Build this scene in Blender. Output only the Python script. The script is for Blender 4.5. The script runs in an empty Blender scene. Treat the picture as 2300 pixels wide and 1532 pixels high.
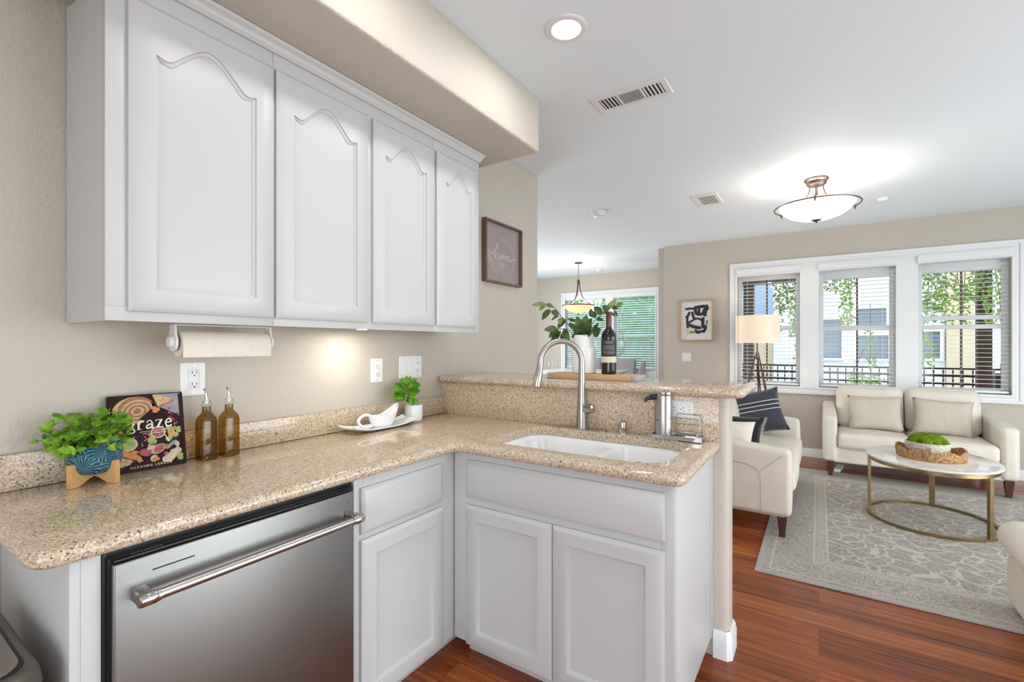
import bpy, bmesh, math, random
from mathutils import Vector, Matrix
PI = math.pi
sc = bpy.context.scene
COL = sc.collection
rnd = random.Random(7)

# ------------------------------------------------------------------ camera
cam_d = bpy.data.cameras.new('camera')
cam_d.sensor_width = 36.0
cam_d.lens = 1047.6 / 2300 * 36
cam_d.shift_y = 9.1 / 2300
cam_d.clip_start = 0.02
cam = bpy.data.objects.new('camera', cam_d)
cam.location = (0, 0, 1.32)
cam.rotation_euler = (PI / 2, 0, 0.58207)
COL.objects.link(cam)
sc.camera = cam

# ------------------------------------------------------------------ sky / exposure
sc.view_settings.view_transform = 'Standard'
sc.view_settings.look = 'None'
sc.view_settings.gamma = 1.0
sc.view_settings.use_curve_mapping = False
sc.view_settings.exposure = 0.12
W = bpy.data.worlds.new('sky'); sc.world = W
W.use_nodes = True
wn = W.node_tree.nodes; wl = W.node_tree.links
wn.clear()
w_out = wn.new('ShaderNodeOutputWorld'); w_bg = wn.new('ShaderNodeBackground')
w_tc = wn.new('ShaderNodeTexCoord'); w_sep = wn.new('ShaderNodeSeparateXYZ'); w_rmp = wn.new('ShaderNodeValToRGB')
wl.new(w_tc.outputs['Generated'], w_sep.inputs[0]); wl.new(w_sep.outputs['Z'], w_rmp.inputs[0])
w_rmp.color_ramp.elements[0].position = 0.0; w_rmp.color_ramp.elements[0].color = (1.0, 1.0, 1.0, 1)
w_rmp.color_ramp.elements[1].position = 0.45; w_rmp.color_ramp.elements[1].color = (0.80, 0.90, 1.0, 1)
wl.new(w_rmp.outputs[0], w_bg.inputs[0]); wl.new(w_bg.outputs[0], w_out.inputs[0])
w_bg.inputs[1].default_value = 3.3

sc.cycles.use_denoising = True
sc.cycles.max_bounces = 10
sc.cycles.diffuse_bounces = 6
sc.cycles.transparent_max_bounces = 24
sc.cycles.sample_clamp_indirect = 6.0

LAMP_DOWN = 4.3      # W of each recessed downlight
LAMP_BOWL = 17.0
LAMP_PEND = 12.0
LAMP_FLOOR = 4.0
LAMP_PUCK = 1.2

def fill_panel(name, loc, rot, sx, sy, power, color=(0.84, 0.965, 1.0)):
    l = bpy.data.lights.new(name, 'AREA'); l.shape = 'RECTANGLE'; l.size = sx; l.size_y = sy; l.energy = power; l.color = color
    o = bpy.data.objects.new(name, l); COL.objects.link(o); o.location = loc; o.rotation_euler = rot; return o
# added fill panels, all out of view, that brighten the rooms and ceilings
fill_panel('fill_right', (3.56, 3.3, 1.2), (0, PI / 2, 0), 2.2, 3.4, 54)
fill_panel('fill_right_up', (3.5, 2.2, .12), (0, PI * .76, 0), 0.9, 5.0, 62)  # tilted up, added to lift the ceiling
fill_panel('fill_behind', (0.8, -2.74, 1.35), (PI / 2, 0, 0), 3.2, 2.0, 10)
fill_panel('fill_behind_up', (0.8, -2.7, .5), (PI * .76, 0, 0), 3.2, .8, 27)  # second uplight, added for the kitchen ceiling
fill_panel('fill_dining', (-5.26, 5.7, 1.4), (0, -PI / 2, 0), 1.8, 3.0, 36)  # added because the dining room was too dim
fill_panel('fill_dining_up', (-5.2, 5.7, .6), (0, -PI * .76, 0), 0.8, 3.0, 30)  # uplight added for the dining ceiling

# ------------------------------------------------------------------ mesh helpers
class M:
    def __init__(s):
        s.bm = bmesh.new(); s.mi = 0
    def face(s, vs):
        try:
            f = s.bm.faces.new(vs); f.material_index = s.mi; return f
        except ValueError:
            return None
    def v(s, p): return s.bm.verts.new(p)
    def box(s, x0, x1, y0, y1, z0, z1, bev=0.0, seg=2):
        vs = [s.v((x, y, z)) for x in (x0, x1) for y in (y0, y1) for z in (z0, z1)]
        q = [(0, 1, 3, 2), (4, 6, 7, 5), (0, 4, 5, 1), (2, 3, 7, 6), (0, 2, 6, 4), (1, 5, 7, 3)]
        fs = [s.face([vs[i] for i in k]) for k in q]
        if bev > 0:
            es = list({e for f in fs for e in f.edges})
            r = bmesh.ops.bevel(s.bm, geom=es, offset=bev, segments=seg, profile=0.5, affect='EDGES')
            for f in r['faces']: f.material_index = s.mi
        return vs
    def loft(s, rings, closed=True, cap0=True, cap1=True, wrap=False):
        R = [[s.v(p) for p in r] for r in rings]
        n = len(R[0]); m = len(R)
        for i in range(m if wrap else m - 1):
            a, b = R[i], R[(i + 1) % m]
            for j in range(n if closed else n - 1):
                k = (j + 1) % n
                s.face([a[j], a[k], b[k], b[j]])
        if not wrap and closed:
            if cap0: s.face(list(reversed(R[0])))
            if cap1: s.face(R[-1])
        return R
    def lathe(s, prof, c=(0, 0, 0), n=32, sx=1.0, sy=1.0, cap0=True, cap1=True):
        rings = []
        for r, z in prof:
            r = max(r, 1e-4)
            rings.append([(c[0] + r * sx * math.cos(2 * PI * i / n), c[1] + r * sy * math.sin(2 * PI * i / n), c[2] + z) for i in range(n)])
        return s.loft(rings, True, cap0, cap1)
    def tube(s, pts, r, n=10, closed=False, caps=True, flat=1.0, up=None):
        pts = [Vector(p) for p in pts]; m = len(pts)
        rs = r if isinstance(r, (list, tuple)) else [r] * m
        tg = []
        for i in range(m):
            if closed: t = pts[(i + 1) % m] - pts[i - 1]
            else: t = pts[min(i + 1, m - 1)] - pts[max(i - 1, 0)]
            tg.append(t.normalized())
        u = Vector(up) if up else (Vector((0, 0, 1)) if abs(tg[0].z) < 0.9 else Vector((1, 0, 0)))
        u = (u - tg[0] * u.dot(tg[0])).normalized()
        rings = []
        for i in range(m):
            u = (u - tg[i] * u.dot(tg[i]))
            u = u.normalized() if u.length > 1e-6 else tg[i].orthogonal().normalized()
            w = tg[i].cross(u)
            rings.append([pts[i] + (u * math.cos(2 * PI * k / n) + w * math.sin(2 * PI * k / n) * flat) * rs[i] for k in range(n)])
        s.loft(rings, True, caps, caps, wrap=closed)
    def cyl(s, p0, p1, r0, r1=None, n=24):
        s.tube([p0, p1], [r0, r0 if r1 is None else r1], n)
    def extr(s, poly, o, u, v, w, d0, d1):
        o, u, v, w = Vector(o), Vector(u), Vector(v), Vector(w)
        a = [o + u * p[0] + v * p[1] + w * d0 for p in poly]; b = [o + u * p[0] + v * p[1] + w * d1 for p in poly]
        s.loft([a, b])
    def plate(s, loops, o, u, v, w, d):
        """flat face (with holes) in the (u,v) plane at depth d, returns vert loops"""
        o, u, v, w = Vector(o), Vector(u), Vector(v), Vector(w)
        L = [[s.v(o + u * p[0] + v * p[1] + w * d) for p in lp] for lp in loops]
        s.fillloops(L, w); return L
    def fillloops(s, L, nrm):
        es = []
        for lp in L:
            for i in range(len(lp)):
                a, b = lp[i], lp[(i + 1) % len(lp)]
                e = s.bm.edges.get((a, b)) or s.bm.edges.new((a, b)); es.append(e)
        r = bmesh.ops.triangle_fill(s.bm, use_beauty=True, use_dissolve=False, edges=es, normal=Vector(nrm))
        for g in r['geom']:
            if isinstance(g, bmesh.types.BMFace): g.material_index = s.mi
    def bridge(s, a, b):
        n = len(a)
        for i in range(n):
            s.face([a[i], a[(i + 1) % n], b[(i + 1) % n], b[i]])
    def ribbon(s, pts, ws, o, u, v, w, d):
        """flat brush stroke in a plane"""
        o, u, v, w = Vector(o), Vector(u), Vector(v), Vector(w)
        m = len(pts); L = []; R = []
        for i in range(m):
            a = Vector(pts[max(i - 1, 0)]); b = Vector(pts[min(i + 1, m - 1)])
            t = (b - a); t = t.normalized() if t.length > 0 else Vector((1, 0))
            nn = Vector((-t.y, t.x)); wd = ws[i] if isinstance(ws, (list, tuple)) else ws
            p = Vector(pts[i])
            for lst, q in ((L, p + nn * wd / 2), (R, p - nn * wd / 2)):
                lst.append(s.v(o + u * q.x + v * q.y + w * d))
        for i in range(m - 1):
            s.face([L[i], R[i], R[i + 1], L[i + 1]])
    def puff(s, c, size, r, puff=(0, 0, 0), n=8, rot=None, taper=None):
        """soft cushion: rounded box with bulging faces"""
        c = Vector(c); hx, hy, hz = [a / 2 for a in size]; H = (hx, hy, hz)
        r = min(r, hx, hy, hz)
        cache = {}
        def pt(a, b, cc):
            key = (round(a, 5), round(b, 5), round(cc, 5))
            if key in cache: return cache[key]
            q = [a, b, cc]
            p = Vector((a * hx, b * hy, cc * hz))
            inner = Vector([max(-(H[i] - r), min(H[i] - r, p[i])) for i in range(3)])
            d = p - inner
            if d.length > 1e-9: p = inner + d.normalized() * min(r, max(abs(d.x), abs(d.y), abs(d.z)))
            for i in range(3):
                if puff[i]:
                    j, k = [(1, 2), (0, 2), (0, 1)][i]
                    p[i] += q[i] * puff[i] * (1 - q[j] ** 2) * (1 - q[k] ** 2)
            if taper: p = taper(p, q)
            if rot: p = rot @ p
            cache[key] = s.v(c + p); return cache[key]
        def dist(size_i):
            # denser towards the edges so the radius is round
            t = [-1 + 2 * i / n for i in range(n + 1)]
            e = 1 - r / size_i
            k = [1 - (r / size_i) * (1 - math.cos(i * PI / 8)) if False else e + (1 - e) * math.tan(i * PI / 16) for i in range(1, 4)]
            g = [e * (-1 + 2 * i / n) for i in range(n + 1)] + k + [1.0] + [-a for a in k] + [-1.0]
            return sorted(set(round(x, 5) for x in g))
        G = [dist(h) for h in H]
        for ax in range(3):
            j, k = [(1, 2), (0, 2), (0, 1)][ax]
            for sgn in (-1, 1):
                for a in range(len(G[j]) - 1):
                    for b in range(len(G[k]) - 1):
                        vs = []
                        for (aa, bb) in ((a, b), (a + 1, b), (a + 1, b + 1), (a, b + 1)):
                            q = [0, 0, 0]; q[ax] = sgn; q[j] = G[j][aa]; q[k] = G[k][bb]
                            vs.append(pt(*q))
                        s.face(vs)
    def pillow(s, c, w, h, t, rot, pinch=0.06, n=14):
        """throw pillow in its local (x,z) plane, thickness along y"""
        c = Vector(c); F = {}; Bk = {}
        for i in range(n + 1):
            for j in range(n + 1):
                a = -1 + 2 * i / n; b = -1 + 2 * j / n
                ex = 1 - pinch * (1 - b * b) ** 1 * abs(a) ** 3 * 1.6; ez = 1 - pinch * (1 - a * a) * abs(b) ** 3 * 1.6
                x = a * w / 2 * ex; z = b * h / 2 * ez
                th = t / 2 * (max(0, (1 - a ** 4) * (1 - b ** 4))) ** 0.55
                edge = i in (0, n) or j in (0, n)
                F[i, j] = s.v(c + rot @ Vector((x, -th, z)))
                Bk[i, j] = F[i, j] if edge else s.v(c + rot @ Vector((x, th, z)))
        for i in range(n):
            for j in range(n):
                s.face([F[i, j], F[i + 1, j], F[i + 1, j + 1], F[i, j + 1]])
                s.face([Bk[i, j], Bk[i, j + 1], Bk[i + 1, j + 1], Bk[i + 1, j]])
    def leaf(s, base, tip, up, wid, curl=0.12, fold=0.25, n=5, th=0.0):
        b = Vector(base); t = Vector(tip); d = t - b; L = d.length
        if L < 1e-6: return
        d.normalize(); up = Vector(up); sd = d.cross(up)
        sd = sd.normalized() if sd.length > 1e-5 else d.orthogonal().normalized()
        nn = sd.cross(d).normalized()
        rows = []
        for i in range(n + 1):
            k = i / n
            wv = wid / 2 * (math.sin(PI * k ** 0.8)) ** 0.8 if 0 < k < 1 else 0.0005
            mid = b + d * L * k + nn * (curl * L * math.sin(PI * k))
            lift = nn * wv * fold
            rows.append((s.v(mid + sd * wv + lift), s.v(mid), s.v(mid - sd * wv + lift)))
        for i in range(n):
            a, c = rows[i], rows[i + 1]
            s.face([a[0], a[1], c[1], c[0]]); s.face([a[1], a[2], c[2], c[1]])

def root_loc(p):
    while p.parent: p = p.parent
    return Vector(p.location)
def obj(name, m, mat, parent=None, ang=35, local=False, normals=True):
    bm = m.bm
    if parent is not None and not local:
        bmesh.ops.translate(bm, verts=bm.verts[:], vec=-root_loc(parent))
    if normals: bmesh.ops.recalc_face_normals(bm, faces=bm.faces[:])
    me = bpy.data.meshes.new(name); bm.to_mesh(me); bm.free()
    for x in (mat if isinstance(mat, (list, tuple)) else [mat]): me.materials.append(x)
    me.polygons.foreach_set('use_smooth', [True] * len(me.polygons))
    me.set_sharp_from_angle(angle=math.radians(ang))
    o = bpy.data.objects.new(name, me); COL.objects.link(o)
    if parent is not None: o.parent = parent
    return o
def tag(o, label, cat, group=None, kind=None):
    o['label'] = label; o['category'] = cat
    if group: o['group'] = group
    if kind: o['kind'] = kind
    return o
def thing(name, label, cat, loc=(0, 0, 0), rotz=0.0, group=None):
    o = bpy.data.objects.new(name, None); COL.objects.link(o)
    o.empty_display_size = 0.1
    o.location = loc; o.rotation_euler = (0, 0, rotz)
    return tag(o, label, cat, group)
def struct(name, m, mat, parent=None, ang=35):
    o = obj(name, m, mat, parent, ang)
    if parent is None: o['kind'] = 'structure'
    return o
def dup(root, loc, rotz=None, label=None):
    r = root.copy(); COL.objects.link(r); r.location = loc
    if rotz is not None: r.rotation_euler = (0, 0, rotz)
    if label: r['label'] = label
    for ch in list(root.children):
        c = ch.copy(); COL.objects.link(c); c.parent = r
        for g in list(ch.children):
            d = g.copy(); COL.objects.link(d); d.parent = c
    return r
def lamp(name, kind, loc, power, color=(1, 0.93, 0.84), size=0.1, rot=None, parent=None, **kw):
    l = bpy.data.lights.new(name, kind); l.energy = power; l.color = color
    if kind == 'AREA':
        l.shape = 'DISK'; l.size = size
    else: l.shadow_soft_size = size
    for k, v in kw.items(): setattr(l, k, v)
    o = bpy.data.objects.new(name, l); COL.objects.link(o); o.location = loc
    if rot: o.rotation_euler = rot
    if parent is not None:
        o.parent = parent; o.location = Vector(loc) - root_loc(parent)
    return o
def text(m, s, size, o, u, v, w, d, align='CENTER', bold=0.0, space=1.0, shear=0.0, d1=None):
    cu = bpy.data.curves.new('txt', 'FONT'); cu.body = s; cu.size = size; cu.align_x = align
    cu.space_character = space; cu.shear = shear; cu.offset = bold; cu.resolution_u = 3
    to = bpy.data.objects.new('txt', cu)
    me = to.to_mesh()
    o, u, v, w = Vector(o), Vector(u), Vector(v), Vector(w)
    vs = [m.v(o + u * q.co.x + v * q.co.y + w * d) for q in me.vertices]
    for p in me.polygons: m.face([vs[i] for i in p.vertices])
    to.to_mesh_clear(); bpy.data.objects.remove(to); bpy.data.curves.remove(cu)

def rrect(x0, x1, y0, y1, r, n=6):
    rr = r if isinstance(r, (list, tuple)) else [r] * 4   # bl, br, tr, tl
    P = []
    for (cx, cy, a0, q) in ((x0 + rr[0], y0 + rr[0], PI, rr[0]), (x1 - rr[1], y0 + rr[1], 1.5 * PI, rr[1]),
                            (x1 - rr[2], y1 - rr[2], 0, rr[2]), (x0 + rr[3], y1 - rr[3], 0.5 * PI, rr[3])):
        for i in range(n + 1):
            a = a0 + i / n * PI / 2
            P.append((cx + q * math.cos(a), cy + q * math.sin(a)))
    return P
def ell(cx, cy, a, b, n=24, rot=0.0):
    return [(cx + a * math.cos(t) * math.cos(rot) - b * math.sin(t) * math.sin(rot),
             cy + a * math.cos(t) * math.sin(rot) + b * math.sin(t) * math.cos(rot)) for t in [2 * PI * i / n for i in range(n)]]
def bez(pts, n=8):
    """catmull-rom through points"""
    P = [Vector(p) for p in pts]; out = []
    for i in range(len(P) - 1):
        a = P[max(i - 1, 0)]; b = P[i]; c = P[i + 1]; d = P[min(i + 2, len(P) - 1)]
        for k in range(n):
            t = k / n
            out.append(0.5 * ((2 * b) + (c - a) * t + (2 * a - 5 * b + 4 * c - d) * t * t + (3 * b - a - 3 * c + d) * t ** 3))
    out.append(P[-1]); return out
# ------------------------------------------------------------------ materials
class N:
    """tiny node-tree helper"""
    def __init__(s, name):
        s.m = bpy.data.materials.new(name); s.m.use_nodes = True
        s.t = s.m.node_tree; s.n = s.t.nodes; s.l = s.t.links
        s.b = s.n['Principled BSDF']; s.out = s.n['Material Output']
        s._c = None
    def node(s, t, **kw):
        x = s.n.new(t)
        for k, v in kw.items(): setattr(x, k, v)
        return x
    def co(s, which='Object'):
        if s._c is None: s._c = s.node('ShaderNodeTexCoord')
        return s._c.outputs[which]
    def mapping(s, scale=(1, 1, 1), rot=(0, 0, 0), loc=(0, 0, 0), src=None):
        x = s.node('ShaderNodeMapping'); x.inputs['Scale'].default_value = scale
        x.inputs['Rotation'].default_value = rot; x.inputs['Location'].default_value = loc
        s.l.new(src or s.co(), x.inputs['Vector']); return x.outputs[0]
    def noise(s, scale, detail=2, rough=0.5, vec=None, dist=0.0):
        x = s.node('ShaderNodeTexNoise'); x.inputs['Scale'].default_value = scale
        x.inputs['Detail'].default_value = detail; x.inputs['Roughness'].default_value = rough
        x.inputs['Distortion'].default_value = dist
        s.l.new(vec or s.co(), x.inputs['Vector']); return x.outputs['Fac']
    def voro(s, scale, vec=None, feature='F1', out='Distance', rand=1.0):
        x = s.node('ShaderNodeTexVoronoi', feature=feature); x.inputs['Scale'].default_value = scale
        x.inputs['Randomness'].default_value = rand
        s.l.new(vec or s.co(), x.inputs['Vector']); return x.outputs[out]
    def ramp(s, fac, stops, interp='LINEAR'):
        x = s.node('ShaderNodeValToRGB'); r = x.color_ramp; r.interpolation = interp
        while len(r.elements) < len(stops): r.elements.new(0.5)
        for e, (p, c) in zip(r.elements, stops):
            e.position = p; e.color = (c[0], c[1], c[2], 1) if not isinstance(c, (int, float)) else (c, c, c, 1)
        s.l.new(fac, x.inputs[0]); return x.outputs[0]
    def mix(s, fac, a, b, mode='MIX'):
        x = s.node('ShaderNodeMix', data_type='RGBA', blend_type=mode)
        for i, q in ((0, fac), (6, a), (7, b)):
            if isinstance(q, (int, float)): x.inputs[i].default_value = q
            elif isinstance(q, (tuple, list)): x.inputs[i].default_value = (q[0], q[1], q[2], 1)
            else: s.l.new(q, x.inputs[i])
        return x.outputs[2]
    def math(s, op, a, b=0.0, c=None):
        x = s.node('ShaderNodeMath', operation=op)
        for i, q in enumerate((a, b) if c is None else (a, b, c)):
            if isinstance(q, (int, float)): x.inputs[i].default_value = q
            else: s.l.new(q, x.inputs[i])
        return x.outputs[0]
    def sep(s, vec=None):
        x = s.node('ShaderNodeSeparateXYZ'); s.l.new(vec or s.co(), x.inputs[0]); return x.outputs
    def bump(s, h, strength=0.2, dist=0.002):
        x = s.node('ShaderNodeBump'); x.inputs['Strength'].default_value = strength
        x.inputs['Distance'].default_value = dist
        s.l.new(h, x.inputs['Height']); s.l.new(x.outputs[0], s.b.inputs['Normal'])
    def color(s, c):
        if isinstance(c, (tuple, list)): s.b.inputs['Base Color'].default_value = (c[0], c[1], c[2], 1)
        else: s.l.new(c, s.b.inputs['Base Color'])
    def set(s, **kw):
        for k, v in kw.items():
            k = {'rough': 'Roughness', 'metal': 'Metallic', 'spec': 'Specular IOR Level', 'trans': 'Transmission Weight', 'ior': 'IOR',
                 'sheen': 'Sheen Weight', 'sss': 'Subsurface Weight', 'coat': 'Coat Weight', 'aniso': 'Anisotropic', 'estr': 'Emission Strength'}.get(k, k)
            s.b.inputs[k].default_value = v
        return s
def srgb(r, g, b):
    f = lambda x: (x / 255 / 12.92) if x / 255 <= 0.04045 else ((x / 255 + 0.055) / 1.055) ** 2.4
    return (f(r), f(g), f(b))
def plain(name, c, rough=0.5, metal=0.0, spec=0.5, var=0.06, vs=30, bump=0.0, bs=200, bd=0.001, **kw):
    n = N(name); f = n.noise(vs, 3)
    lo = tuple(x * (1 - var) for x in c); hi = tuple(min(1, x * (1 + var)) for x in c)
    n.color(n.ramp(f, [(0.3, lo), (0.7, hi)])); n.set(rough=rough, metal=metal, spec=spec, **kw)
    if bump: n.bump(n.noise(bs, 2), bump, bd)
    return n.m
def emit(name, c, strength):
    n = N(name); n.color(c); n.set(rough=0.5)
    n.b.inputs['Emission Color'].default_value = (*c, 1); n.b.inputs['Emission Strength'].default_value = strength
    return n.m

def wallpaint(name, c):
    n = N(name); a = n.noise(95, 2, 0.5); b = n.noise(3, 1)
    n.color(n.ramp(b, [(0.3, tuple(x * 0.985 for x in c)), (0.7, tuple(x * 1.015 for x in c))]))
    n.set(rough=0.5, spec=0.35); n.bump(n.ramp(a, [(0.38, 0.0), (0.62, 1.0)]), 0.32, 0.003); return n.m
m_wall = wallpaint('beige_wall_paint', srgb(197, 189, 178))
def ceilpaint():
    n = N('white_ceiling_paint'); n.color((0.79, 0.875, 0.945)); n.set(rough=0.7, spec=0.2)
    n.bump(n.noise(60, 3), 0.18, 0.002); return n.m
m_ceil = ceilpaint()
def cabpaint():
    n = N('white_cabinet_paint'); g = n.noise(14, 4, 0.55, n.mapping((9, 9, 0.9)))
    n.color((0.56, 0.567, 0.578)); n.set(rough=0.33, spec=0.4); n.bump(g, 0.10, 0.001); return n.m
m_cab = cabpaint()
m_trim = plain('white_trim_paint', (0.80, 0.82, 0.84), 0.32, var=0.01)
m_white = plain('white_plastic', (0.80, 0.81, 0.82), 0.3, var=0.01)
m_black = plain('black_plastic', (0.012, 0.012, 0.013), 0.25, var=0.1)
m_slot = plain('dark_slot', (0.02, 0.018, 0.016), 0.6)
def granite(name, tone=1.0):
    n = N(name); t = lambda c: tuple(min(1, x * tone) for x in c)
    big = n.noise(14, 2, 0.5); sp = n.sep(n.voro(230, out='Color'))
    base = n.ramp(sp[0], [(0.0, t(srgb(160, 138, 114))), (0.25, t(srgb(194, 174, 150))), (0.6, t(srgb(209, 191, 167))), (0.9, t(srgb(228, 216, 198)))])
    base = n.mix(n.math('MULTIPLY', big, 0.35), base, t(srgb(188, 163, 133)))
    f1 = n.ramp(n.noise(240, 2, 0.6), [(0.57, 0.0), (0.63, 1.0)])
    c1 = n.mix(n.math('MULTIPLY', f1, 0.62), base, srgb(112, 84, 60))
    f2 = n.ramp(n.noise(135, 3, 0.65, n.mapping(loc=(3, 7, 1))), [(0.605, 0.0), (0.645, 1.0)])
    c2 = n.mix(n.math('MULTIPLY', f2, 0.9), c1, srgb(44, 34, 28))
    f3 = n.ramp(n.noise(260, 2, 0.5, n.mapping(loc=(9, 2, 5))), [(0.60, 0.0), (0.67, 1.0)])
    c3 = n.mix(n.math('MULTIPLY', f3, 0.6), c2, srgb(240, 230, 212))
    n.color(c3); n.set(rough=0.07, spec=0.5); return n.m
m_gran = granite('tan_granite', 1.0)
def woodfloor():
    n = N('cherry_plank_floor')
    br = n.node('ShaderNodeTexBrick'); br.offset = 0.37; br.offset_frequency = 3; br.squash = 1
    br.inputs['Scale'].default_value = 1.0; br.inputs['Brick Width'].default_value = 1.25; br.inputs['Row Height'].default_value = 0.125
    br.inputs['Mortar Size'].default_value = 0.0008; br.inputs['Mortar Smooth'].default_value = 0.2; br.inputs['Bias'].default_value = 0.0
    br.inputs['Color1'].default_value = (0, 0, 0, 1); br.inputs['Color2'].default_value = (1, 1, 1, 1); br.inputs['Mortar'].default_value = (0.5, 0.5, 0.5, 1)
    n.l.new(n.co(), br.inputs['Vector'])
    off = n.node('ShaderNodeVectorMath', operation='MULTIPLY_ADD'); n.l.new(br.outputs['Color'], off.inputs[0]); off.inputs[1].default_value = (3, 7, 0); n.l.new(n.co(), off.inputs[2])
    g = n.noise(4, 5, 0.6, n.mapping((0.7, 16, 1), src=off.outputs[0]), 0.4); g2 = n.noise(2.2, 3, 0.5, n.mapping((0.5, 22, 1), loc=(4, 1, 0), src=off.outputs[0]), 0.3)
    k = n.math('ADD', n.math('MULTIPLY', br.outputs['Color'], 0.24), n.math('ADD', n.math('MULTIPLY', g, 0.55), n.math('MULTIPLY', g2, 0.40)))
    c = n.ramp(k, [(0.34, srgb(74, 32, 14)), (0.50, srgb(128, 62, 29)), (0.64, srgb(156, 82, 42)), (0.84, srgb(194, 120, 68))])
    c = n.mix(n.math('MULTIPLY', br.outputs['Fac'], 0.7), c, srgb(60, 28, 14))
    n.color(c); n.set(rough=0.27, spec=0.35); n.bump(n.math('MULTIPLY', br.outputs['Fac'], -1.0), 0.3, 0.001); return n.m
m_floor = woodfloor()
def steel(name, c=(0.55, 0.54, 0.53), rough=0.28, axis=1, var=0.10):
    n = N(name); s_ = [420, 420, 420]; s_[axis] = 6
    g = n.noise(2.0, 2, 0.5, n.mapping(tuple(s_)))
    n.color(n.ramp(g, [(0.3, tuple(x * (1 - var) for x in c)), (0.7, tuple(min(1, x * (1 + var)) for x in c))]))
    n.set(metal=1.0, rough=rough); n.bump(g, 0.02, 0.0004); return n.m
m_dw = steel('brushed_stainless', (0.255, 0.255, 0.25), 0.38, 1, 0.05)
m_steel = steel('brushed_nickel', (0.44, 0.42, 0.40), 0.30, 2)
m_chrome = plain('polished_chrome', (0.56, 0.55, 0.54), 0.10, 1.0, var=0.02)
m_porc = plain('white_porcelain', (0.85, 0.86, 0.87), 0.10, var=0.01)
m_ceram = plain('white_ceramic', (0.86, 0.87, 0.88), 0.14, var=0.01)
def tinted(name, c, gloss=0.06, rough=0.02, ior=1.45):
    n = N(name); n.n.remove(n.b)
    tr = n.node('ShaderNodeBsdfTransparent'); tr.inputs[0].default_value = (*c, 1)
    gl = n.node('ShaderNodeBsdfGlossy'); gl.inputs['Roughness'].default_value = rough
    lw = n.node('ShaderNodeLayerWeight'); lw.inputs['Blend'].default_value = 0.5
    fz = n.math('ADD', n.math('MULTIPLY', n.math('POWER', lw.outputs['Facing'], 3.0), 0.6), gloss)
    mx = n.node('ShaderNodeMixShader'); n.l.new(fz, mx.inputs[0])
    n.l.new(tr.outputs[0], mx.inputs[1]); n.l.new(gl.outputs[0], mx.inputs[2]); n.l.new(mx.outputs[0], n.out.inputs[0]); return n.m
m_pane = tinted('window_glass', (0.90, 0.92, 0.92), .03)
m_clear = tinted('clear_glass', (0.95, 0.96, 0.96), .03)
m_amber = tinted('amber_bottle_glass', (0.60, 0.46, 0.17))
m_winegl = tinted('wine_bottle_glass', (0.02, 0.018, 0.014))
m_walnut = plain('dark_walnut', srgb(78, 44, 30), 0.35, var=0.25, vs=60)
def leather():
    n = N('cream_leather'); n.color(n.ramp(n.noise(7, 3), [(0.3, srgb(218, 209, 195)), (0.7, srgb(227, 219, 206))]))
    n.set(rough=0.42, spec=0.4); n.bump(n.math('ADD', n.math('MULTIPLY', n.voro(320), 0.6), n.math('MULTIPLY', n.noise(16, 3), 2.4)), 0.22, 0.003); return n.m
m_leather = leather()
def cloth(name, c, s_=420, var=0.14, rough=0.9, b=0.4):
    n = N(name); f = n.noise(s_, 2, 0.6)
    n.color(n.ramp(f, [(0.3, tuple(x * (1 - var) for x in c)), (0.7, tuple(min(1, x * (1 + var)) for x in c))]))
    n.set(rough=rough, spec=0.15, sheen=0.2); n.bump(f, b, 0.002); return n.m
m_boucle = cloth('cream_upholstery', srgb(224, 214, 198), 160)
m_navy = cloth('charcoal_navy_weave', srgb(66, 66, 78), 260, 0.3)
m_blackc = cloth('black_weave', srgb(34, 33, 36), 200, 0.3)
m_linen = cloth('white_linen', srgb(226, 220, 208), 300)
m_stripe = cloth('cream_yarn', srgb(214, 206, 196), 500, 0.2)
def herring():
    n = N('cream_chevron_weave'); s_ = n.sep()
    zig = n.math('ABSOLUTE', n.math('SUBTRACT', n.math('FRACT', n.math('MULTIPLY', s_[0], 9.0)), 0.5))
    k = n.math('FRACT', n.math('ADD', n.math('MULTIPLY', s_[2], 60.0), n.math('MULTIPLY', zig, 9.0)))
    f = n.ramp(k, [(0.0, 0.0), (0.3, 0.0), (0.5, 1.0), (0.8, 1.0), (1.0, 0.0)])
    n.color(n.mix(f, srgb(176, 164, 146), srgb(224, 215, 200))); n.set(rough=0.9, spec=0.15); n.bump(f, 0.5, 0.003); return n.m
m_herring = herring()
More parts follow.
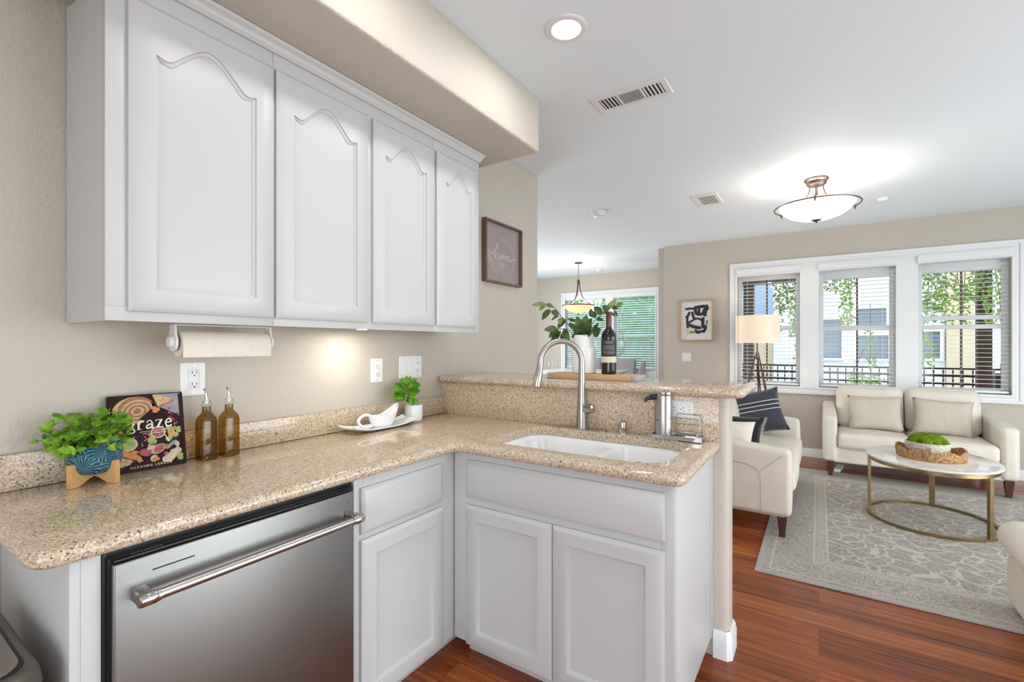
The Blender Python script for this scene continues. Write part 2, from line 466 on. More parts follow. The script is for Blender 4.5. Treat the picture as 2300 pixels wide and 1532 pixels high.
def rugmat():
    n = N('grey_cream_rug')          # object coords: origin at the rug's near left corner
    s_ = n.sep(); x, y = s_[0], s_[1]
    RW, RH = 2.55, 2.80
    dx = n.math('MINIMUM', x, n.math('SUBTRACT', RW, x)); dy = n.math('MINIMUM', y, n.math('SUBTRACT', RH, y))
    d = n.math('MINIMUM', dx, dy)
    warp = n.node('ShaderNodeTexNoise'); warp.inputs['Scale'].default_value = 5.0; warp.inputs['Detail'].default_value = 2; n.l.new(n.co(), warp.inputs['Vector'])
    add = n.node('ShaderNodeVectorMath', operation='MULTIPLY_ADD'); n.l.new(warp.outputs['Color'], add.inputs[0]); add.inputs[1].default_value = (0.16, 0.16, 0); n.l.new(n.co(), add.inputs[2])
    vine = n.voro(8.5, add.outputs[0], 'DISTANCE_TO_EDGE'); line = n.ramp(vine, [(0.03, 1.0), (0.06, 0.0)])
    nz = n.noise(24, 3, 0.55, add.outputs[0], 1.6); band = n.math('ABSOLUTE', n.math('SUBTRACT', nz, 0.5))
    scroll = n.ramp(band, [(0.015, 1.0), (0.045, 0.0)])
    f2 = n.noise(44, 2, 0.5, add.outputs[0], 2.0); petals = n.ramp(f2, [(0.56, 0.0), (0.62, 0.7)])
    fieldf = n.math('MAXIMUM', line, n.math('MULTIPLY', scroll, 0.75)); fieldf = n.math('MAXIMUM', fieldf, n.math('MULTIPLY', petals, 0.6))
    bn = n.noise(26, 3, 0.6, add.outputs[0], 2.5); bord = n.ramp(n.math('ABSOLUTE', n.math('SUBTRACT', bn, 0.5)), [(0.03, 1.0), (0.06, 0.1)])
    inb = n.math('LESS_THAN', d, 0.36)
    f = n.math('ADD', n.math('MULTIPLY', inb, bord), n.math('MULTIPLY', n.math('SUBTRACT', 1.0, inb), fieldf))
    # guard stripes
    for c_ in (0.075, 0.29, 0.36):
        gl = n.math('LESS_THAN', n.math('ABSOLUTE', n.math('SUBTRACT', d, c_)), 0.006); f = n.math('MAXIMUM', f, gl)
    dash = n.math('GREATER_THAN', n.math('FRACT', n.math('MULTIPLY', n.math('ADD', x, n.math('MULTIPLY', y, 1.0)), 26.0)), 0.5)
    g2 = n.math('MULTIPLY', n.math('LESS_THAN', n.math('ABSOLUTE', n.math('SUBTRACT', d, 0.325)), 0.022), dash); f = n.math('MAXIMUM', f, n.math('MULTIPLY', g2, 0.8))
    wear = n.noise(2.5, 3); pile = n.noise(160, 2)
    ground = n.mix(wear, srgb(152, 146, 142), srgb(172, 167, 162))
    c = n.mix(n.math('MULTIPLY', f, 0.85), ground, srgb(222, 215, 202))
    edge = n.math('LESS_THAN', d, 0.035); c = n.mix(edge, c, srgb(196, 192, 188))
    c = n.mix(n.math('MULTIPLY', pile, 0.35), c, srgb(120, 114, 108))
    n.color(c); n.set(rough=0.95, spec=0.1); n.bump(n.math('ADD', n.math('MULTIPLY', f, 0.6), pile), 0.5, 0.004); return n.m
m_rug = rugmat()
def marble():
    n = N('white_marble'); w_ = n.noise(3, 5, 0.6, None, 1.2)
    n.color(n.ramp(n.math('ABSOLUTE', n.math('SUBTRACT', w_, 0.5)), [(0.0, srgb(216, 206, 194)), (0.06, srgb(232, 227, 220)), (0.2, srgb(238, 234, 228))])); n.set(rough=0.06, spec=0.5); return n.m
m_marble = marble()
m_brass = plain('antique_brass', srgb(150, 128, 92), 0.32, 1.0, var=0.12, vs=20)
m_bronze = plain('pewter_metal', srgb(112, 100, 94), 0.35, 1.0, var=0.1)
def rope(name, c1, c2, sz, bmp=0.8):
    n = N(name); s_ = n.sep(); k = n.math('FRACT', n.math('MULTIPLY', s_[2], sz)); f = n.noise(90, 2, 0.6)
    r = n.math('ABSOLUTE', n.math('SUBTRACT', k, 0.5)); h = n.math('ADD', n.math('MULTIPLY', r, -1.6), f)
    n.color(n.mix(n.ramp(h, [(-0.2, 0.0), (0.5, 1.0)]) if False else n.ramp(f, [(0.35, 0.0), (0.6, 1.0)]), c1, c2)); n.set(rough=0.9, spec=0.1); n.bump(h, bmp, 0.004); return n.m
m_wicker = rope('seagrass_weave', srgb(128, 92, 56), srgb(198, 160, 116), 70)
m_ropew = rope('white_rope_coil', srgb(176, 164, 148), srgb(232, 224, 212), 55)
def moss():
    n = N('green_moss'); f = n.noise(150, 3, 0.7); b = n.noise(10, 2)
    n.color(n.mix(f, srgb(58, 88, 14), srgb(132, 160, 40))); n.set(rough=1.0, spec=0.05); n.bump(f, 0.9, 0.006); return n.m
m_moss = moss()
def leafm(name, c1, c2, rough=0.4, tr=0.25):
    n = N(name); f = n.noise(26, 2); c = n.ramp(f, [(0.32, c1), (0.68, c2)]); n.color(c); n.set(rough=rough, spec=0.35)
    t = n.node('ShaderNodeBsdfTranslucent'); n.l.new(c, t.inputs[0]); mx = n.node('ShaderNodeMixShader'); mx.inputs[0].default_value = tr
    n.l.new(n.b.outputs[0], mx.inputs[1]); n.l.new(t.outputs[0], mx.inputs[2]); n.l.new(mx.outputs[0], n.out.inputs[0]); return n.m
m_herb = leafm('bright_herb_leaf', srgb(58, 116, 22), srgb(168, 214, 74))
m_pepe = leafm('glossy_green_leaf', srgb(54, 120, 26), srgb(122, 180, 52), 0.25)
m_euca = leafm('deep_green_leaf', srgb(48, 72, 34), srgb(92, 120, 62), 0.4, 0.15)
m_eucal = leafm('pale_green_leaf', srgb(112, 138, 84), srgb(146, 166, 112), 0.4, 0.3)
m_stem = plain('green_stem', srgb(104, 120, 62), 0.6)
m_twig = plain('brown_twig', srgb(92, 76, 56), 0.7)
m_soil = plain('potting_soil', srgb(40, 32, 24), 0.95, bump=0.8, bs=120, bd=0.004)
def teal():
    n = N('teal_glazed_ceramic'); s_ = n.sep()
    th = n.math('MULTIPLY', n.math('ARCTAN2', s_[1], s_[0]), 0.066)
    cv = n.node('ShaderNodeCombineXYZ'); n.l.new(th, cv.inputs[0]); n.l.new(s_[2], cv.inputs[1])
    vo = n.node('ShaderNodeTexVoronoi', voronoi_dimensions='2D'); vo.inputs['Scale'].default_value = 15; vo.inputs['Randomness'].default_value = 0.7; n.l.new(cv.outputs[0], vo.inputs['Vector'])
    dv = n.node('ShaderNodeVectorMath', operation='SUBTRACT'); n.l.new(cv.outputs[0], dv.inputs[0]); n.l.new(vo.outputs['Position'], dv.inputs[1])
    q = n.sep(dv.outputs[0]); ang = n.math('ARCTAN2', q[1], q[0]); wob = n.noise(70, 2)
    ln = n.math('SINE', n.math('ADD', n.math('MULTIPLY', ang, 23.0), n.math('MULTIPLY', wob, 9.0)))
    c = n.ramp(n.math('ADD', n.math('MULTIPLY', ln, 0.5), 0.5), [(0.1, srgb(14, 60, 88)), (0.6, srgb(24, 86, 112)), (1.0, srgb(84, 142, 160))])
    n.color(c); n.set(rough=0.12, spec=0.6); n.bump(ln, 0.5, 0.003); return n.m
m_teal = teal()
def wood(name, c1, c2, stretch=(2, 18, 18), rough=0.5):
    n = N(name); f = n.noise(6, 4, 0.6, n.mapping(stretch), 0.5); n.color(n.mix(f, c1, c2)); n.set(rough=rough, spec=0.3); return n.m
m_bamboo = wood('light_bamboo', srgb(188, 142, 86), srgb(222, 182, 124))
m_oak = wood('pale_oak', srgb(176, 146, 106), srgb(206, 178, 138))
m_board = wood('honey_wood_board', srgb(178, 142, 100), srgb(212, 182, 142), (3, 30, 30))
m_fwood = wood('taupe_frame_wood', srgb(96, 74, 62), srgb(136, 110, 96), (20, 20, 3))
m_greym = plain('grey_marble', srgb(176, 174, 176), 0.2, var=0.1, vs=14)
m_paper = cloth('paper_towel', srgb(232, 226, 214), 120, 0.04, 0.95, 0.3)
m_shade = emit('lit_lamp_shade', srgb(232, 212, 190), 0.30)
def glowglass(name, c, strength, tr):
    n = N(name); n.color(c); n.set(rough=0.4); n.b.inputs['Emission Color'].default_value = (*c, 1); n.b.inputs['Emission Strength'].default_value = strength
    t = n.node('ShaderNodeBsdfTranslucent'); t.inputs[0].default_value = (*c, 1); mx = n.node('ShaderNodeMixShader'); mx.inputs[0].default_value = tr
    n.l.new(n.b.outputs[0], mx.inputs[1]); n.l.new(t.outputs[0], mx.inputs[2]); n.l.new(mx.outputs[0], n.out.inputs[0]); return n.m
m_bowl = glowglass('lit_alabaster_bowl', srgb(255, 240, 224), 0.95, 0.45)
m_pbowl = glowglass('lit_amber_bowl', srgb(255, 208, 160), 0.72, 0.3)
m_lens = emit('lit_downlight_lens', (1, 0.97, 0.92), 9.0)
m_blind = plain('white_blind_slat', (0.88, 0.89, 0.90), 0.4, var=0.01)
m_gblind = plain('pale_aqua_blind_slat', (0.74, 0.86, 0.84), 0.4, var=0.02)
m_muntin = plain('backlit_muntin', srgb(104, 84, 74), 0.5)  # brown puts the darkness of backlit bars into the colour
m_taupe = plain('taupe_plastic', srgb(84, 77, 70), 0.35, var=0.03)
m_lid = plain('satin_taupe_steel', srgb(142, 132, 123), 0.38, 0.35, var=0.03)
m_greyf = cloth('grey_chair_fabric', srgb(158, 156, 160), 300)
m_iron = plain('black_iron', srgb(38, 34, 34), 0.5)
m_ground = plain('pale_paving', srgb(178, 172, 164), 0.9, var=0.08, vs=3)
m_stuccow = plain('white_stucco', srgb(228, 230, 236), 0.9, var=0.03, vs=4)
m_stuccoc = plain('cream_stucco', srgb(216, 200, 170), 0.9, var=0.03, vs=4)
m_siding = plain('pale_blue_siding', srgb(160, 184, 214), 0.8, var=0.03)
m_gwin = plain('blue_grey_window', srgb(104, 122, 140), 0.1, var=0.1)
m_bark = plain('rough_bark', srgb(96, 80, 70), 0.9, var=0.25, vs=12)
m_vine = leafm('backlit_vine_leaf', srgb(140, 188, 76), srgb(196, 228, 130), 0.5, 0.5)  # leaf colour brightened to imitate light from behind
m_bush = leafm('garden_bush_leaf', srgb(84, 150, 100), srgb(160, 206, 130), 0.5, 0.35)
m_eave = plain('grey_eave_board', srgb(150, 140, 138), 0.8, var=0.05)
# ------------------------------------------------------------------ room shell
CZ = 2.68; XW = -1.90; YB = 6.54; YD = 8.33
def S(name, boxes, mat, bev=0.0, **k):
    m = M()
    for b in boxes: m.box(*b, bev=bev)
    return struct(name, m, mat, **k)
S('floor', [(-5.4, 3.6, -2.8, 8.45, -0.12, 0.0)], m_floor)
S('ceiling', [(-5.4, 3.6, -2.8, 8.45, CZ, CZ + 0.12)], m_ceil)
S('wall_left', [(-2.02, XW, -2.8, 3.27, 0, CZ)], m_wall, bev=0.012)
S('wall_dining_near', [(-5.4, -2.02, 3.15, 3.27, 0, CZ)], m_wall)
S('wall_dining_left', [(-5.4, -5.3, 3.27, 4.15, 0, CZ), (-5.4, -5.3, 7.25, 8.45, 0, CZ), (-5.4, -5.3, 4.15, 7.25, 0, .45), (-5.4, -5.3, 4.15, 7.25, 2.35, CZ)], m_wall)
S('wall_right', [(3.6, 3.72, -2.8, -.65, 0, CZ), (3.6, 3.72, 4.65, 6.7, 0, CZ), (3.6, 3.72, -.65, 4.65, 2.32, CZ)], m_wall)
S('wall_kitchen', [(-2.02, -.85, -2.92, -2.8, 0, CZ), (2.45, 3.72, -2.92, -2.8, 0, CZ), (-.85, 2.45, -2.92, -2.8, 0, .32), (-.85, 2.45, -2.92, -2.8, 2.37, CZ)], m_wall)
S('wall_dining_right', [(-1.90, -1.775, 6.66, 8.45, 0, CZ)], m_wall)
WX = [(-0.87, -0.19), (0.0, 0.70), (0.885, 1.585)]
ZB, ZT = 0.825, 2.275
S('wall_back', [(-1.79, WX[0][0], YB, YB + .16, 0, CZ), (WX[2][1], 3.6, YB, YB + .16, 0, CZ),
                (WX[0][0], WX[2][1], YB, YB + .16, 0, ZB), (WX[0][0], WX[2][1], YB, YB + .16, ZT, CZ)], m_wall)
S('trim_1', [(WX[0][1], WX[1][0], YB - .004, YB + .16, ZB, ZT)], m_trim)
S('trim_2', [(WX[1][1], WX[2][0], YB - .004, YB + .16, ZB, ZT)], m_trim)
def casing(name, x0, x1, z0, z1, y, w=0.085):
    m = M()
    for (t, d) in ((0.0, 0.030), (0.028, 0.018), (0.06, 0.024)):
        a = rrect(x0 + t, x1 - t, z0 + t, z1 - t, 1e-3, 1); b = rrect(x0 + w, x1 - w, z0 + w, z1 - w, 1e-3, 1)
        w2 = min(w, t + 0.03) if t < .05 else w
        b = rrect(x0 + w2, x1 - w2, z0 + w2, z1 - w2, 1e-3, 1)
        L = m.plate([a, b], (0, y, 0), (1, 0, 0), (0, 0, 1), (0, -1, 0), d)
        for lp, poly in ((L[0], a), (L[1], b)):
            back = [m.v((p[0], y, p[1])) for p in poly]; m.bridge(lp, back)
    return struct(name, m, m_trim)
casing('trim_3', WX[0][0] - .083, WX[2][1] + .083, ZB - .083, ZT + .075, YB)
# dining window wall
DX = [(-4.215, -3.355), (-3.205, -2.42)]
S('wall_dining_back', [(-5.4, DX[0][0], YD, YD + .14, 0, CZ), (DX[1][1], -1.7, YD, YD + .14, 0, CZ), (DX[0][0], DX[1][1], YD, YD + .14, 0, 0.30),
                       (DX[0][0], DX[1][1], YD, YD + .14, 2.275, CZ)], m_wall)
S('trim_4', [(DX[0][1], DX[1][0], YD - .004, YD + .14, 0.30, 2.275), (DX[0][0], DX[0][1], YD - .004, YD + .14, .715, .86), (DX[1][0], DX[1][1], YD - .004, YD + .14, .715, .86)], m_trim)
casing('trim_5', DX[0][0] - .075, DX[1][1] + .075, 0.225, 2.35, YD, 0.075)
# soffit above the cabinets
XS, YS, ZS = -1.289, 2.236, 2.381
m = M(); m.box(XW - .01, XS, -2.8, YS, ZS, CZ + .01, bev=.014, seg=3); struct('wall_soffit', m, m_wall)
# half wall carrying the bar
m = M()
m.extr([(XW, 2.128), (-.345, 2.128)] + [(-.345 + .03 * math.sin(a), 2.158 - .03 * math.cos(a)) for a in [i * PI / 12 for i in range(1, 6)]] + [(-.315, 2.158), (-.315, 2.225)] +
       [(-.345 + .03 * math.cos(a), 2.225 + .03 * math.sin(a)) for a in [i * PI / 12 for i in range(1, 6)]] + [(-.345, 2.255), (XW, 2.255)], (0, 0, 0), (1, 0, 0), (0, 1, 0), (0, 0, 1), 0, 1.10)
struct('wall_bar', m, m_wall)
def baseb(name, path, h=0.105, t=0.014):
    """baseboard along a plan path, thickness to the left side normal given by sign"""
    m = M(); prof = [(0, 0), (t, 0), (t, h * .72), (t * .75, h * .80), (t * .75, h * .88), (t * .3, h), (0, h)]
    P = [Vector(p) for p in path]; rings = []
    for i, p in enumerate(P):
        d0 = (P[i] - P[i - 1]).normalized() if i else (P[1] - P[0]).normalized()
        d1 = (P[i + 1] - P[i]).normalized() if i < len(P) - 1 else d0
        n0 = Vector((d0.y, -d0.x)); n1 = Vector((d1.y, -d1.x)); nn = (n0 + n1).normalized(); k = 1 / max(.3, nn.dot(n0))
        rings.append([(p.x + nn.x * q[0] * k, p.y + nn.y * q[0] * k, q[1]) for q in prof])
    m.loft(rings); return struct(name, m, m_trim)
baseb('baseboard_bar', [(-.375, 2.128), (-.327, 2.128), (-.315, 2.140), (-.315, 2.243), (-.327, 2.255), (-1.2, 2.255)], 0.115)
baseb('baseboard_back', [(-1.78, YB), (3.6, YB)], 0.10)

# windows (sash frames, glass)
def window(i, x0, x1, z0, z1, y, rails, mx, rail_h=0.045, top=0.10):
    m = M(); f = 0.045
    for b in ((x0, x0 + f, z0, z1), (x1 - f, x1, z0, z1), (x0 + f, x1 - f, z0, z0 + f), (x0 + f, x1 - f, z1 - top, z1)):
        m.box(b[0], b[1], y - .02, y + .03, b[2], b[3], bev=.003)
    for r in rails: m.box(x0 + f, x1 - f, y - .025, y + .03, r - rail_h / 2, r + rail_h / 2, bev=.003)
    w = struct('window_%d' % i, m, m_trim)
    g = M(); g.box(x0 + f, x1 - f, y + .008, y + .012, z0 + f, z1 - top); obj('pane', g, m_pane, w)
    if mx:
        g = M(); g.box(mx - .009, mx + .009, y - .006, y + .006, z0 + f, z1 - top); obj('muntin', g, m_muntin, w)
    return w
YW = YB + .105
window(1, *WX[0], ZB, ZT, YW, [1.53], -.545, .05, .14)
window(2, *WX[1], ZB, ZT, YW, [1.515], .365, .055, .19)
window(3, *WX[2], ZB, ZT, YW, [1.51, 1.605], 1.24, .045, .19)
window(4, *DX[0], .86, 2.275, YD + .09, [1.50], None, .04, .06)
window(5, *DX[1], .86, 2.275, YD + .09, [1.50], None, .04, .06)
window(6, *DX[0], .30, .715, YD + .09, [], None, .04, .05)
window(7, *DX[1], .30, .715, YD + .09, [], None, .04, .05)

# blinds
def blind(x0, x1, zt, zb, y, label, group, valance_h=.085, tilt=0.0, pitch=.0445, mat=None, depth=.046, vout=0.0):
    mat = mat or m_blind
    t = thing('window_blind', label, 'blind', ((x0 + x1) / 2, y, zb), 0, group)
    m = M()
    e = vout; a = [(-.028 - e, 0), (-.040 - e, .006), (-.040 - e, .020), (-.034 - e, .03), (-.036 - e, .055), (-.050 - e, .076), (-.052 - e, valance_h), (.03, valance_h), (.03, 0)]
    m.extr(a, (x0 - .012, y, zt - valance_h), (0, 1, 0), (0, 0, 1), (1, 0, 0), 0, x1 - x0 + .024)
    obj('valance', m, m_trim, t)
    m = M(); n = int((zt - valance_h - zb - .03) / pitch)
    for i in range(n):
        z = zb + .045 + i * pitch; c, s_ = math.cos(tilt), math.sin(tilt); h = depth / 2
        pr = [(-h * c, -h * s_), (0, .0028), (h * c, h * s_), (h * c, h * s_ + .0022), (0, .005), (-h * c, -h * s_ + .0022)]
        m.extr(pr, (x0 + .006, y, z), (0, 1, 0), (0, 0, 1), (1, 0, 0), 0, x1 - x0 - .012)
    obj('slats', m, mat, t)
    m = M(); m.box(x0 + .006, x1 - .006, y - .025, y + .025, zb, zb + .022, bev=.005); obj('bottom_rail', m, m_trim, t)
    w = x1 - x0; m = M()
    for k in (.16, .84):
        for dy in (-.024, .024): m.cyl((x0 + w * k, y + dy, zb + .02), (x0 + w * k, y + dy, zt - valance_h), .0011, n=5)
    obj('ladder_cord', m, m_white, t)
    m = M(); m.cyl((x0 + .05, y - .034, zt - valance_h), (x0 + .05, y - .034, zt - valance_h - .55), .003, n=6); obj('tilt_wand', m, m_clear, t)
    return t
for (x0, x1), lb in zip(WX, ('white slatted blind in the narrow window behind the floor lamp', 'white slatted blind in the middle living room window', 'white slatted blind in the wide window at far right')):
    blind(x0 + .006, x1 - .006, ZT - .006, ZB + .012, YB + .035, lb, 'living room window blinds', vout=.03)
blind(DX[0][0] + .005, DX[0][1] - .005, 2.27, .875, YD + .04, 'aqua tinted slatted blind behind the hanging bowl pendant and vase', 'dining window blinds', .07, .42, .042, m_gblind)
blind(DX[1][0] + .005, DX[1][1] - .005, 2.27, .875, YD + .04, 'aqua tinted slatted blind to the right of the wine bottle', 'dining window blinds', .07, .42, .042, m_gblind)

# ------------------------------------------------------------------ cabinets
def door(m, o, u, nrm, w, h, fr=.06, arch=0.0, ch=.012, th=.019, ch2=.008, rec=.013, n=28):
    """framed door: chamfered slab with recessed panel, optional cathedral arch"""
    v = (0, 0, 1)
    O0 = [(0, 0), (w, 0), (w, h), (0, h)]; O1 = [(ch, ch), (w - ch, ch), (w - ch, h - ch), (ch, h - ch)]
    back = [m.v(Vector(o) + Vector(u) * p[0] + Vector(v) * p[1]) for p in O0]
    e = [m.v(Vector(o) + Vector(u) * p[0] + Vector(v) * p[1] + Vector(nrm) * (th - ch2)) for p in O0]
    m.bridge(back, e)
    f = [m.v(Vector(o) + Vector(u) * p[0] + Vector(v) * p[1] + Vector(nrm) * th) for p in O1]
    m.bridge(e, f); m.face(list(reversed(back)))
    def opening(ins):
        x0, x1, z0 = fr + ins, w - fr - ins, fr + ins; zt = h - fr - ins
        P = [(x0, z0), (x1, z0)]
        if arch <= 0: return P + [(x1, zt), (x0, zt)]
        for i in range(n + 1):
            t = 1 - i / n; k = min(1, max(0, (t - .10) / .80)); b = math.sin(PI * k) ** 1.65
            dip = -.10 * (math.sin(PI * min(1, t / .2)) if t < .2 else 0) - .10 * (math.sin(PI * min(1, (1 - t) / .2)) if t > .8 else 0)
            P.append((x0 + (x1 - x0) * t, zt - arch + arch * (b + dip)))
        return P
    P3 = lambda p, d: m.v(Vector(o) + Vector(u) * p[0] + Vector(v) * p[1] + Vector(nrm) * d)
    a = opening(0); av = [P3(p, th) for p in a]; top = [P3((p[0], h - ch), th) for p in a[2:]]
    m.face([f[0], f[1], av[1], av[0]]); m.face([f[1], f[2], top[0], av[2], av[1]]); m.face([f[3], f[0], av[0], av[-1], top[-1]])
    for i in range(len(top) - 1): m.face([av[2 + i], top[i], top[i + 1], av[3 + i]])
    L = [f, av]
    prev = L[1]
    for ins, dd in ((.0012, th - rec * .5), (.009, th - rec * .72), (.011, th - rec)):
        cur = [m.v(Vector(o) + Vector(u) * p[0] + Vector(v) * p[1] + Vector(nrm) * dd) for p in opening(ins)]
        m.bridge(prev, cur); prev = cur
    m.face(prev)
def slab(m, o, u, nrm, w, h, ch=.018, th=.019, ch2=.010):
    o, u, nrm = Vector(o), Vector(u), Vector(nrm); v = Vector((0, 0, 1))
    R = []
    for ins, d in ((0, 0), (0, th - ch2), (ch * .35, th - ch2 * .55), (ch * .8, th - .0015), (ch, th)):
        R.append([o + u * p[0] + v * p[1] + nrm * d for p in ((ins, ins), (w - ins, ins), (w - ins, h - ins), (ins, h - ins))])
    m.loft(R)
XU = -1.585; UB = 1.386; UT = 2.335
def upper(label, y0, y1, doors, stiles, end=None):
    t = thing('upper_cabinet', label, 'cabinet', (XU - .15, (y0 + y1) / 2, UB), 0, 'white wall cabinets')
    m = M()
    m.box(XW + .004, XU - .019, y0 + .001, y1 - .001, UB + .012, UT)      # carcass
    obj('carcass', m, m_cab, t)
    m = M(); fr = .032
    m.box(XU - .019, XU, y0 + .0008, y1 - .0008, UB, UB + .04, bev=.001); m.box(XU - .019, XU, y0 + .0008, y1 - .0008, UT - .07, UT, bev=.001)
    for (a, b) in stiles: m.box(XU - .019, XU, a, b, UB + .04, UT - .07, bev=.001)
    if end is not None: m.box(XW + .004, XU - .019, end - .0, end + .012, UB, UT) ; m.box(XW + .004, XW + .03, end - .004, end, UB, UT)
    obj('face_frame', m, m_cab, t)
    for (a, b) in doors:
        m = M(); door(m, (XU, a, UB + .028), (0, 1, 0), (1, 0, 0), b - a, UT - .055 - UB - .028, .062 if b - a > .26 else .055, .075 if b - a > .26 else .06, rec=.012)
        obj('door', m, m_cab, t)
    return t
upper('large white wall cabinet with one wide arched door, nearest the camera', .440, .898, [(.488, .893)], [(.4408, .50), (.88, .8972)], .440)
upper('middle white wall cabinet with a pair of arched doors', .898, 1.705, [(.903, 1.300), (1.325, 1.700)], [(.8988, .915), (1.285, 1.340), (1.69, 1.7042)])
upper('narrow white wall cabinet with one arched door at the far end of the row', 1.705, 2.07, [(1.717, 2.04)], [(1.7058, 1.73), (2.02, 2.0692)])
# crown moulding round the top of the wall cabinets
m = M(); prof = [(0, 0), (.008, 0), (.008, .008), (.014, .014), (.017, .024), (.017, .027), (.026, .034), (.028, .044), (0, .044)]
R = []
for (x, y, sx, sy) in ((XU, .44 - .0, 1, 0), (XU, 2.07, 1, 1), (XW + .004, 2.07, 0, 1)):
    R.append([(x + q[0] * sx, y + q[0] * sy, UT + q[1]) for q in prof])
m.loft(R); tag(obj('crown_molding', m, m_cab), 'white stepped crown molding along the top of the wall cabinets', 'molding')
# ---- base cabinets
XF = -1.295; YF = 1.52; KZ = .085; CT = .874
t = thing('base_cabinet', 'plain white end panel cabinet to the left of the dishwasher', 'cabinet', (-1.6, .33, 0))
m = M(); m.box(XW + .004, XF - .0, .302, .320, .0, CT, bev=.001); obj('end_panel', m, m_cab, t)
m = M(); m.box(XF - .02, XF, .320, .3535, .0, CT, bev=.001); obj('stile', m, m_cab, t)
t = thing('base_cabinet', 'white base cabinet with one drawer over one door, right of the dishwasher', 'cabinet', (-1.6, 1.26, 0))
m = M(); m.box(XW + .03, XF - .02, 1.012, YF + .55, KZ, CT); m.box(XW + .05, XF - .075, 1.012, YF + .2, .001, KZ); obj('carcass', m, m_cab, t)
m = M(); m.box(XF - .02, XF, 1.008, 1.045, KZ, CT, bev=.001); m.box(XF - .02, XF, 1.42, YF - .001, KZ, CT, bev=.001)
for a, b in ((KZ, .11), (.655, .69), (.825, CT)): m.box(XF - .02, XF, 1.045, 1.42, a, b)
obj('face_frame', m, m_cab, t)
m = M(); slab(m, (XF, 1.032, .681), (0, 1, 0), (1, 0, 0), .403, .156); obj('drawer', m, m_cab, t)
m = M(); door(m, (XF, 1.031, KZ + .004), (0, 1, 0), (1, 0, 0), .406, .572, .058, 0, .014); obj('door', m, m_cab, t)
t = thing('sink_cabinet', 'white sink base cabinet with a wide false drawer over two doors', 'cabinet', (-.8, 1.8, 0))
m = M(); m.box(-1.27, -.398, YF + .02, 2.09, KZ, .60); m.box(-1.27, -.44, YF + .075, 2.09, .001, KZ); obj('carcass', m, m_cab, t)
m = M(); m.box(XF + .001, -1.205, YF, YF + .02, KZ, CT, bev=.001); m.box(-.425, -.381, YF, YF + .02, KZ, CT, bev=.001); m.box(-.832, -.800, YF, YF + .02, .11, .655)
for a, b in ((KZ, .11), (.655, .69), (.84, CT)): m.box(-1.205, -.425, YF, YF + .02, a, b)
obj('face_frame', m, m_cab, t)
m = M(); m.box(-.399, -.381, YF + .02, 2.126, KZ, CT, bev=.001); m.box(-.381, -.377, 2.10, 2.126, KZ, CT, bev=.001); obj('end_panel', m, m_cab, t)
m = M(); slab(m, (-1.222, YF, .690), (1, 0, 0), (0, -1, 0), .810, .156, .02); obj('false_drawer', m, m_cab, t)
for a, b in ((-1.222, -.8185), (-.8145, -.412)):
    m = M(); door(m, (a, YF, KZ + .0), (1, 0, 0), (0, -1, 0), b - a, .576, .058, 0, .014); obj('door', m, m_cab, t)
# ---- dishwasher
t = thing('dishwasher', 'stainless steel dishwasher with a towel bar handle and black top edge', 'dishwasher', (-1.55, .68, 0))
m = M(); m.box(XW + .06, XF - .01, .362, 1.000, .02, .868); m.box(XF - .012, XF + .002, .3545, .3615, .02, .868); m.box(XF - .01, -1.283, .3615, .992, .12, .856); obj('tub', m, m_black, t)
m = M(); m.box(-1.283, -1.264, .366, .985, .13, .846, bev=.004, seg=3); obj('door_panel', m, m_dw, t)
m = M(); m.box(-1.29, -1.268, .368, .983, .848, .854, bev=.001); ct = obj('control_strip', m, m_black, t)
m = M(); text(m, 'KITCHENAID', .0085, (-1.276, .402, .8542), (0, 1, 0), (-1, 0, 0), (0, 0, 1), .0003, 'LEFT', .0, 1.25); obj('brand_lettering', m, m_white, ct)
m = M(); m.box(-1.2642, -1.2634, .436, .522, .8085, .8115); obj('vent_slot', m, m_slot, t)
m = M(); m.cyl((-1.2642, .965, .815), (-1.2630, .965, .815), .002, n=10); obj('status_light', m, m_slot, t)
XH = -1.212; ZH = .772
hb = M(); hb.tube([(XH, .425, ZH), (XH, .945, ZH)], .0115, 24); h = obj('handle', hb, m_steel, t)
for a, b in ((.392, .426), (.944, .978)):
    m = M(); m.tube([(XH, a, ZH), (XH, a + .004, ZH), (XH, b - .003, ZH), (XH, b, ZH)], [.0130, .0148, .0148, .0135], 24)
    m.box(-1.264, XH, a + .003, b - .006, ZH - .0145, ZH + .0145, bev=.003); obj('handle_end', m, m_chrome, h)
    m = M()
    q = b + .003 if a < .5 else a - .003
    m.tube([(XH, q - .003, ZH), (XH, q + .003, ZH)], .0132, 24); obj('ring', m, m_chrome, h)

# ---- countertop: L-shaped bullnose slab with a sink cut-out
CB, CTOP = .875, .914; RB = (CTOP - CB) / 2
def bull(m, outline, z0, z1, nseg=7, holes=()):
    """outline: list of (x,y,nx,ny) with outward normals"""
    r = (z1 - z0) / 2; zc = (z0 + z1) / 2; rings = []
    for i in range(nseg + 1):
        a = -PI / 2 + PI * i / nseg; ins = r * (1 - math.cos(a))
        rings.append([m.v((p[0] - p[2] * ins, p[1] - p[3] * ins, zc + r * math.sin(a))) for p in outline])
    for i in range(nseg): m.bridge(rings[i], rings[i + 1])
    ht = [[m.v((p[0], p[1], z1)) for p in h] for h in holes]; hb_ = [[m.v((p[0], p[1], z0)) for p in h] for h in holes]
    m.fillloops([rings[-1]] + ht, (0, 0, 1)); m.fillloops([rings[0]] + hb_, (0, 0, -1))
    for a, b in zip(ht, hb_): m.bridge(a, b)
